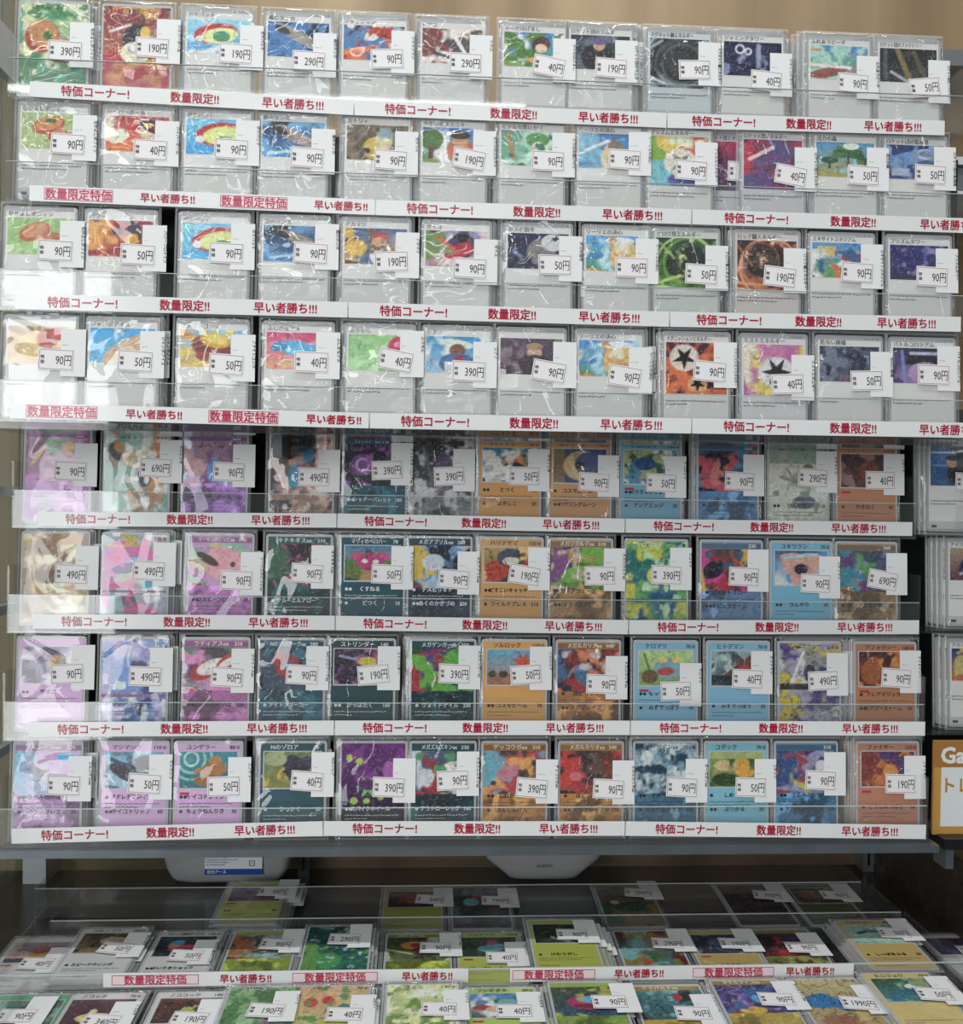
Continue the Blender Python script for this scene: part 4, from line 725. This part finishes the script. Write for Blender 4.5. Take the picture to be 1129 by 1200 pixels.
yl = [  # title, hp, face, price, middle x, y of it, sticker x, y, sticker turn, behind, look, picture, lines, tier, shape
 ('', '', 'b8c040', 50, 297, 1060, 327, 1057, 4, [7, 11], 'mauve picture above yellow green face', 'g 6c4458 80505c;n 2 4 .56 987078;e .62 .6 .2 .26 0 9c7050;n 6 6 .64 503444', ('  20',), 1, P_),
 ('', '', 'a4ac38', 50, 484, 1058, 506, 1057, 8, [], 'crimson glow above olive face', 'g 3c3030 6c2c44;n 2 4 .58 8c3450;e .5 .45 .24 .24 0 98543c;e .3 .35 .1 .1 0 7c3c38', ('  20',), 1, P_),
 ('', '', '34443c', 790, 563, 1066, 581, 1058, 3, [], 'black picture with red and aqua spots', 'g 384c54 1c2024;e .5 .78 .14 .12 0 b03848;e .34 .62 .14 .1 20 74b4b8;n 4 4 .62 54787c;n 6 4 .6 6c4450', (), 1, F_),
 ('', '', '88743c', 290, 737, 1058, 748, 1049, 8, [], 'mustard and bottle green picture', 'g 94803c 4c3428;b 0 .36 .96 .6 2c5c44;n 2 3 .56 9c7c38;n 4 4 .6 2c6c4c;e .26 .58 .08 .05 0 c8c8b0', (), 1, F_),
 ('', '', '2c2430', 390, 885, 1060, 910, 1052, 10, [], 'near black picture, faint plum print', 'g 3c2838 201c1c;n 2 4 .6 342c30;n 4 5 .64 503c4c', (), 1, F_),
 ('', '', '586040', 90, 965, 1058, 984, 1052, 6, [], 'brown ruffled shape on dark olive', 'g 48442c 343424;n 2 4 .58 6c5c3c;e .4 .55 .3 .3 0 8c6448;n 6 5 .62 a08464', (), 1, P_),
 ('', '', 'c8c8c4', 40, 38, 1125, 42, 1132, 4, [], 'pink dusk picture with red wings', 'g 383c5c a08c98;b 0 .2 1 .5 c89c5c;e .5 .62 .14 .2 0 a84838;e .72 .64 .12 .18 0 a84838;n 4 4 .62 d0b4b0', (), 2, P_),
 ('ヨルノズク', '100', 'c8c8c4', 50, 120, 1127, 136, 1124, 10, [3, 5], 'sepia wings above pale grey face', 'g 8c7858 54483c;n 2 4 .54 a48c68;e .6 .6 .26 .2 0 c0ac88;n 6 6 .62 3c342c', ('スピードウィング',), 2, P_),
 ('ロケット団のポリゴンZ', '140', 'c8c8c4', 50, 212, 1128, 218, 1127, 5, [3], 'red and blue toy on charcoal', 'g 2c2c34 34343c;e .34 .66 .14 .14 20 50a4cc;e .46 .42 .24 .16 10 c05068;e .3 .5 .1 .1 0 d08c5c;l .6 .9 .9 .6 .03 6c7080', ('かいりきショック',), 2, P_),
 ('', '', '94a43c', 90, 305, 1122, 324, 1115, 5, [4], 'ice blue rays over moss green', 'g 8c9c54 88a8b8;n 2 4 .52 9cbcd0;w 3 3 54748c;n 5 4 .6 b06838;n 8 5 .64 3c3c30', (), 2, X_),
 ('', '', '286458', 290, 395, 1122, 404, 1114, 3, [4, 8], 'deep teal sea picture', 'g 3c8c70 1c3c5c;n 2 4 .54 1c6058;w 3 2 205050;n 5 4 .6 70a054;e .4 .3 .2 .14 0 58a060;n 9 8 .68 a8c8c8', (), 2, F_),
 ('スピアーex', '', '98a838', 90, 490, 1121, 511, 1114, 2, [], 'tawny open mouth among black stripes', 'g 6c7c4c 3c4430;n 2 4 .54 2c3024;e .42 .66 .2 .16 0 c8903c;e .46 .66 .08 .1 0 a8382c;e .6 .4 .2 .2 0 5c4030;n 6 4 .6 b8bcae;l .0 .5 .4 .3 .04 c8c088', ('ピーカンニードル',), 2, X_),
 ('フシギソウ', '100', 'b4bc40', 40, 575, 1130, 589, 1124, 1, [], 'jungle picture with pale blue patch', 'g 243428 2c5c3c;n 2 4 .54 3c7c4c;e .55 .45 .28 .2 10 78b0b8;e .5 .72 .16 .12 0 b8587c;n 6 5 .62 1c2420', ('はっぱカッター',), 2, P_),
 ('', '', 'a8b040', 90, 660, 1121, 671, 1113, 2, [8, 15, 21], 'olive undergrowth, red flower spot', 'g 3c4434 343c2c;n 2 4 .56 54603c;e .7 .5 .1 .12 0 b03048;l .3 .3 .6 .1 .08 a8b8ac;n 6 6 .62 202820', ('けむりだし',), 2, P_),
 ('', '', '8c7444', 290, 765, 1122, 784, 1109, 6, [], 'kite shapes of rust, green, grey', 'g 50948c 5c2c2c;b .3 .6 .9 1 8c8c84;n 2 3 .56 6c3030;t .4 .4 .26 3 b06038;t .5 .46 .16 3 3c7848;n 5 3 .6 7cb0ac;n 8 4 .64 988444', (), 2, F_),
 ('', '', 'b89c4c', 190, 851, 1120, 862, 1109, 4, [], 'dusky blue picture above ochre face', 'g 2c3440 243044;n 2 4 .56 48546c;e .5 .6 .24 .2 0 50608c;n 6 6 .64 788890', ('りゅうのまい',), 2, P_),
 ('', '', '7c7c40', 90, 928, 1121, 940, 1113, 3, [], 'scarlet and purple shapes, olive face', 'g 6c2430 4c3450;n 2 3 .54 a83038;e .7 .6 .2 .24 0 503c6c;n 5 4 .6 3c2428', (), 2, X_),
 ('ハクリュー', '100', 'c0a45c', 50, 1034, 1115, 1052, 1106, 6, [-4, -8], 'blue ribbon on pale aqua', 'g a8c4b0 9cc0b0;n 2 4 .56 d0dcd0;l .2 .55 .4 .66 .08 2c5ca0;l .4 .66 .8 .6 .08 3468a8;l .8 .6 .88 .4 .06 3468a8;n 6 5 .64 6c9c9c', ('しっぽをふる  20',), 2, P_),
 ('', '', '60a478', 90, 20, 1182, 18, 1193, 2, [], 'green and berry print, frame-cut left', 'g 4c7c64 5c8c70;n 2 4 .54 a84c5c;n 4 4 .58 8cb0a8;n 6 5 .62 34544c', (), 3, P_),
 ('ノコッチ', '70', 'c8c8c4', 340, 108, 1182, 118, 1200, 8, [], 'cream crescent creature-free plum print', 'g 5c444c 6c4c58;e .5 .24 .3 .2 0 d8cc90;e .8 .4 .1 .12 -20 d8cc90;e .42 .5 .06 .1 0 d8cc90', (), 3, P_),
 ('ノココッチ', '140', 'c8c8c4', 190, 215, 1180, 222, 1197, 6, [], 'green dome on brown rubble', 'g 5c3c3c 6c4840;n 2 4 .56 7c5850;e .6 .4 .24 .3 0 78a890;e .56 .54 .16 .16 0 b8bc6c;n 8 6 .64 3c2828', (), 3, P_),
 ('クリーフ', '', '5c8c4c', 190, 303, 1177, 312, 1193, 6, [3], 'leaf green print with violet pod', 'g 6c9c5c 4c7c4c;n 2 4 .54 86b078;w 3 2 3c6040;e .66 .4 .1 .24 -30 8c6c90;e .34 .46 .12 .12 0 9cc098', (), 3, F_),
 ('スボミー', '30', 'a8bc78', 40, 387, 1178, 404, 1197, 3, [4], 'peach meadow with coral flowers', 'g b8c06c d8b08c;n 2 4 .56 c8ac84;e .2 .72 .1 .08 0 c84848;e .44 .76 .09 .07 0 c84c54;e .68 .6 .1 .1 0 4c8c88;e .6 .4 .2 .12 0 c8c04c;n 6 6 .62 6c9c64', (), 3, F_),
 ('シェイミ', '80', 'a8c478', 40, 495, 1177, 515, 1191, 3, [-3], 'white blossom meadow, one coral bloom', 'g a8bc7c c8d498;n 2 5 .54 e4e8d0;n 4 5 .58 7c9c54;t .62 .62 .16 6 c86c54;n 6 7 .6 d8dca8', (), 3, F_),
 ('フシギダネ', '80', 'a8c45c', 40, 590, 1176, 603, 1188, 2, [], 'blue sky print with red hill', 'g 7c6c50 4c90cc;n 2 3 .55 d8e8ec;e .2 .4 .18 .1 0 b04848;e .4 .34 .16 .12 0 d8b098;e .62 .6 .22 .16 0 78b4b0;n 6 5 .64 3c7c5c', (), 3, P_),
 ('', '', '88a44c', 90, 692, 1175, 719, 1183, 2, [-8], 'azure and magenta bulb on dark grass', 'g 3c5c78 4c5c3c;n 2 4 .56 2c3c34;e .5 .46 .3 .24 0 a83c6c;e .6 .54 .26 .12 -8 6cb0d8;e .5 .34 .22 .08 0 8c3050;n 6 5 .6 b0b054', (), 3, X_),
 ('ドラパルトex', '', 'b8a44c', 90, 793, 1178, 813, 1190, 4, [], 'teal wings under red, grey frost', 'g 3c686c 4c8890;n 2 4 .54 88b8bc;w 3 3 2c4c54;e .7 .74 .16 .14 0 b03440;n 6 4 .62 242c34', (), 3, X_),
 ('タケルライコex', '', 'b8a44c', 90, 890, 1176, 914, 1180, 5, [-4], 'violet lightning, cyan flare', 'g 4c3c6c 3c4470;n 2 3 .55 6c54a4;w 3 3 a894d0;e .7 .5 .24 .2 0 54b4dc;e .4 .1 .2 .12 0 d8b03c;n 7 4 .62 2c6ca8', (), 3, X_),
 ('', '270', 'b09c5c', 1990, 985, 1174, 1007, 1184, 8, [-3], 'comic-inked blue coils on sand', 'g a8905c c0b488;e .3 .62 .3 .12 8 3484b8;e .66 .56 .3 .12 -8 3484b8;w 3 3 3c3428;e .4 .28 .3 .1 0 a07058;n 6 4 .62 c8b478', (), 3, F_),
 ('ミニリュウ', '70', 'd0b870', 50, 1075, 1174, 1111, 1179, 7, [-4, -7], 'white sprite over a green pool', 'g 3c88a0 4c6440;n 2 4 .55 6c9470;e .62 .64 .14 .12 0 d8dce4;l .6 .5 .7 .2 .1 2c6490;n 6 5 .62 8cb8a0;e .8 .8 .2 .2 0 98a878', (), 3, P_),
]
PREV = (0, 0)
for i, (title, hp, body, price, mx, my, sx, sy, srot, behind, look, art, lines, tier, kind) in enumerate(yl):
    serial += 1
    y0 = TY[tier]
    zc = TZ + .0032
    # middle of the card: half its length back from the tier's front
    yc = y0 + .0025 + .0475 * math.cos(SLOPE)
    zm = zc + .0475 * math.sin(SLOPE)
    v = ray(mx, my); k = (yc - EYE.y) / v.y; xm = v.x * k
    base = Vector((xm, y0 + .0025, zc))
    name = ['', 'back lying tier', 'middle lying tier', 'front lying tier'][tier]
    q = at_z(sx, sy, zm)
    u_, w_ = q.x - xm, (q.y - base.y) / math.cos(SLOPE)
    if tier == 3: w_ = min(w_, .055)
    st = (min(max(u_, -.004), .018), min(max(w_, .040), .068))
    look = look.replace('cream crescent creature-free plum print', 'cream crescent on plum').replace('frame-cut left', 'leftmost')
    rz = 0.0
    root = make_card((kind, title, hp, body, price, look, art, lines, srot), base, -(math.pi / 2 - SLOPE), 'lying bagged card, %s, %d yen, %s' % (look, price, name),
                     'bagged cards on the %s' % name, serial + 200, i % 3 == 0, st)
    for kk, dx in enumerate(behind):
        # the ones underneath: the stack is lifted so that every card rests on the next
        pass
    if behind:
        root.location.z += .0040 * len(behind)
        for kk, dx in enumerate(behind):
            dup(root, base + Vector((dx / F * .85, .001 * (kk % 2), .0040 * (len(behind) - 1 - kk))), '%s beneath %s, %s, showing at %s' % ('bagged card' if len(behind) == 1 else WORDS[kk + 1] + ' card', look, name, 'left' if dx < 0 else 'right'))

for a, b, y, wh in (((121, 1148), (549, 1144), TY[2], 'left'), ((598, 1144), (1001, 1136), TY[2], 'right')):
    y -= .0072
    pa, pb = at(*a, y), at(*b, y); pa.z = pb.z = (pa.z + pb.z) / 2
    m = MB(); w = (pb - pa).length
    m.box((0, 0, -.0060), (w, .0004, .0060), np.array([.80, .815, .815]))
    for c, boxed in ((.14, 1), (.385, 0), (.63, 1), (.885, 0)) if wh == 'left' else ((.125, 1), (.37, 0), (.645, 1), (.87, 0)):
        if boxed:
            a_, b_ = w * c - .0365, w * c + .0365
            m.rect(a_, -.0040, b_, .0040, -.0001, lin('f0dade') * .9 + .08); m.frame(a_, -.0042, b_, .0042, .0005, -.0002, RED)
            m.text('数量限定特価', w * c, -.0033, -.00015, .0088, lin('bc3a58'), .021, align='c', maxw=.070)
        else:
            m.text('早い者勝ち!!', w * c, -.0030, -.00015, .0080, RED, .03, align='c', maxw=.056)
    put_strip(m, pa, pb, 'white sale strip with boxed lettering, %s one on the low riser tray' % wh, 'sale strips on the riser tray')

# ------------------------------------------------------------------ two moisture absorber tubs behind the tray
def tub(px, py, w, d, h, label, chamfer):
    p = at(px, py, 1.062); p.z = .9245
    t = empty('moisture_absorber_tub', p, label, 'plastic tub')
    m = MB(); rings = []
    prof = [(0, .80), (.003, .86), (.012, .93), (.028, .985), (h * .6, 1.0), (h, 1.02)] if not chamfer else [(0, .60), (.004, .66), (.020, .95), (.026, 1.0), (h * .6, 1.0), (h, 1.01)]
    n = 40; V = []
    for z, s in prof:
        for k in range(n):
            a = 2 * math.pi * k / n; c, q = math.cos(a), math.sin(a)
            ex = .45
            x = math.copysign(abs(c) ** ex, c) * w / 2 * s; y = math.copysign(abs(q) ** ex, q) * d / 2 * (.6 + .4 * s)
            if not chamfer: y *= 1 + .025 * math.cos(a * 10)
            V.append((x, y, z))
    f = [(r * n + k, r * n + (k + 1) % n, (r + 1) * n + (k + 1) % n, (r + 1) * n + k) for r in range(len(prof) - 1) for k in range(n)]
    f += [tuple(range(n - 1, -1, -1)), tuple((len(prof) - 1) * n + k for k in range(n))]
    m.add(V, f, (.8, .8, .8)); m.build('tub_body', 'tub', t, smooth=True)
    m = MB(); m.round_slab(-w * .505, h, w * .505, h + .006, -d * .5, d * .5, .003, np.array([.7, .7, .7]), np.array([.7, .7, .7]))
    m.build('tub_lid', 'lampwhite', t)
    return t, d
tb, d = tub(270, 1030, .146, .052, .072, 'milky tub with a blue and white label, behind the riser tray', False)
m = MB(); y = -d / 2 - .0022
m.box((-.022, y, .010), (.040, y + .0006, .060), np.array([.80, .82, .84]))
m.rect(-.022, .010, .040, .0165, y - .0001, lin('1c4c9c'))
m.text('白元アース', -.019, .0118, y - .0002, .0042, np.array([.85, .87, .9]), .02); 
for k in range(14): text_lines(m, -.020, .024 if k < 6 else .037, .0205 + k * .0027, 1, lin('4a5878'), 60 + k, .0011)
for v in m.v[3:]: v[:, 1] = np.where(v[:, 1] > y - .0001, y - .0001, v[:, 1])
m.frame(.026, .0195, .032, .0255, .0007, y - .0002, lin('30405c')); m.text('プラ', .0266, .0212, y - .0002, .0026, lin('30405c'))
m.build('printed_label', 'print', tb)
tb2, d2 = tub(635, 1026, .136, .052, .072, 'plain milky tub with chamfered base, behind the riser tray', True)
m = MB(); m.text('EHEPIA', 0, .0145, -d2 / 2 - .0006, .0052, lin('6a7072'), .0, align='c', sx=1.1); m.build('embossed_lettering', 'print', tb2)

# ------------------------------------------------------------------ neighbouring rack on the right
nb = empty('side_rack', (.46, .9, .905), 'black-backed clear rack at the right edge beside the stands', 'display stand')
inv2 = Matrix.Translation(-nb.location)
def nput(o): o.data.transform(inv2); o.parent = nb; return o
NX0 = at(1078, 600, .90).x
nput(boxobj('back_board_and_shade', (NX0, .952, 1.02), (NX0 + .22, .956, 1.45), 'black'))
NY = .905
rack = [(1083, 523, 627, [-3, -5], 'アオキの手際', 'man-free blue office print', 'g 2c5c90 3c78b0;e .55 .4 .24 .4 0 20262e;e .42 .72 .12 .16 0 c8a088;e .42 .86 .14 .08 0 2c2c30;b 0 .6 .3 .64 7ca4c8', 0),
        (1106, 638, 738, [-5, -8, -11], 'アイリスの闘志', 'mulberry bow print', 'g 6c3c50 a89880;e .5 .5 .36 .4 30 3c2c50;e .56 .4 .3 .26 20 8c3458;l .2 .2 .8 .5 .05 d0c0cc', 4),
        (1108, 755, 856, [-4, -8], 'アカマツ', 'golden leaves on navy print', 'g c87c48 243c84;n 2 5 .54 c8b464;e .2 .5 .16 .3 0 b8b078;e .6 .3 .2 .2 0 b04838', 0)]
for k, (px, ty, by, behind, title, look, art, roll) in enumerate(rack):
    zf = at(px, by, NY).z
    nput(boxobj('tier_floor', (NX0, NY - .010, zf - .002), (NX0 + .22, NY + .04, zf), 'acrylic'))
    nput(boxobj('tier_lip', (at(px + 30, by, NY).x, NY - .012, zf - .002), (NX0 + .22, NY - .0103, zf + .030), 'acrylic'))
    look = look.replace('man-free blue office print', 'black hair over blue print')
    x = at(px, by, NY).x + .0345
    serial += 1
    root = make_card((T_, title, '', 'd0d0cc', 90, look, art, (), 2), Vector((x, NY, zf + .0032)), LEAN, 'bagged card on the right side rack, %s' % look, 'bagged cards on the side rack', serial + 300, k == 0, (.012, .050))
    for kk, dx in enumerate(behind):
        dup(root, Vector((x + dx / F * .9, NY + .0056 * (kk + 1), zf + .0032)), '%s card behind %s, right side rack' % (WORDS[kk + 1], look))
pa = at(1093, 978, NY - .02); pb = at(1098, 868, NY - .02)
sg = empty('notice_sign', Vector((pa.x, NY - .02, pa.z)), 'tan bordered white notice at the lower right edge', 'sign')
W_, H_ = .150, pb.z - pa.z
m = MB(); m.box((0, 0, 0), (W_, .003, H_), lin('b88c4c', INK)); m.rect(.0, H_ - .026, W_, H_, -.0002, lin('9c7040', INK))
m.rect(.0075, .008, W_ - .0075, H_ - .026, -.0003, lin('d0d4d4', INK))
m.text('Gar', .0075, H_ - .0215, -.0004, .0215, lin('d8d8d4', INK), .03)
m.text('トレー', .012, H_ * .46, -.0004, .0165, lin('a88038', INK), .02); m.build('sign_face', 'print', sg)

shelf2 = empty('side_shelf', (.49, .87, FZ[7] - .0022), 'dark side shelf under the notice at right', 'shelf')
xr = at(1100, 985, .87).x
boxobj('shelf_board', (xr + .006 - .49, .0, -.010), (.30, .028, 0), 'black', shelf2)
boxobj('shelf_bracket', (xr + .010 - .49, .004, -.030), (xr + .018 - .49, .026, -.010), 'steel', shelf2)
# shelf edge and white boards seen past the top right corner
a, b = at(1104, 57, 1.04), at(1104, 76, 1.04)
sh = tag(boxobj('metal_shelf', (0, 0, 0), (.5, .08, a.z - b.z), 'grey'), 'grey metal shelf edge at the upper right corner', 'shelf'); sh.location = (a.x, 1.04, b.z)
for k, (t, bt) in enumerate(((183, 192), (223, 227))):
    a, b = at(1112, t, 1.03), at(1112, bt, 1.03)
    o = tag(boxobj('white_board', (0, 0, 0), (.4, .09, a.z - b.z), 'lampwhite'), ['thick white board edge under the grey corner shelf', 'thin white board edge under the thick one'][k], 'board'); o.location = (a.x, 1.03, b.z)
dv = tag(boxobj('grey_divider', (0, 0, 0), (.4, .09, .025), 'grey'), 'grey panel between the two white board edges', 'panel')
a = at(1112, 222, 1.035); dv.location = (a.x, 1.035, a.z)

# slanted divider board of the next unit, low on the right
pA, pB = at(1032, 993, 1.09), at(1129, 1088, .86)
dvb = MB(); xx = (at_z(1129, 1085, .945).x + at(1032, 995, 1.09).x) / 2
dvb.box((-.008, 0, 0), (.008, .47, .075)); dvo = dvb.build('divider_board', 'wood'); dvo.location = (.555, .63, .9052)
tag(dvo, 'dark brown divider board right of the riser tray', 'divider')
serial += 1
make_card((T_, '', '', 'd0d0cc', 90, '', 'g 3c3048 54406c;n 2 3 .55 6c5c84', (), 2), Vector((at_z(1150, 1118, .92).x, .84, .9085)), -(math.pi / 2 - .02), 'bagged card lying past the divider at the right edge', 'bagged cards beyond the divider', serial + 320, False)

# ------------------------------------------------------------------ left end: glass side wall frames and the white corner post
def post(name, a, b, mat, label): return tag(boxobj(name, a, b, mat), label, 'post')
post('corner_post', (-.4525, 1.085, .9052), (-.427, 1.1245, 2.2), 'white', 'white upright post in the left corner')
for k, (z, h) in enumerate(((1.80, .05), (1.475, .018), (1.345, .010), (1.215, .010), (1.06, .010))):
    o = tag(boxobj('side_rail', (-.4699, .72, z), (-.4600, 1.084, z + h), 'white'), '%s grey rail on the left side wall, counted from the top' % ['first', 'second', 'third', 'fourth', 'fifth'][k], 'rail', 'rails of the left side wall')
for k, y in enumerate((.80, .94)):
    tag(boxobj('side_stile', (-.4699, y, .9052), (-.4640, y + .02, 2.1), 'beige' if k == 0 else 'grey'), ['beige upright strip on the left side wall', 'grey upright strip on the left side wall'][k], 'post')
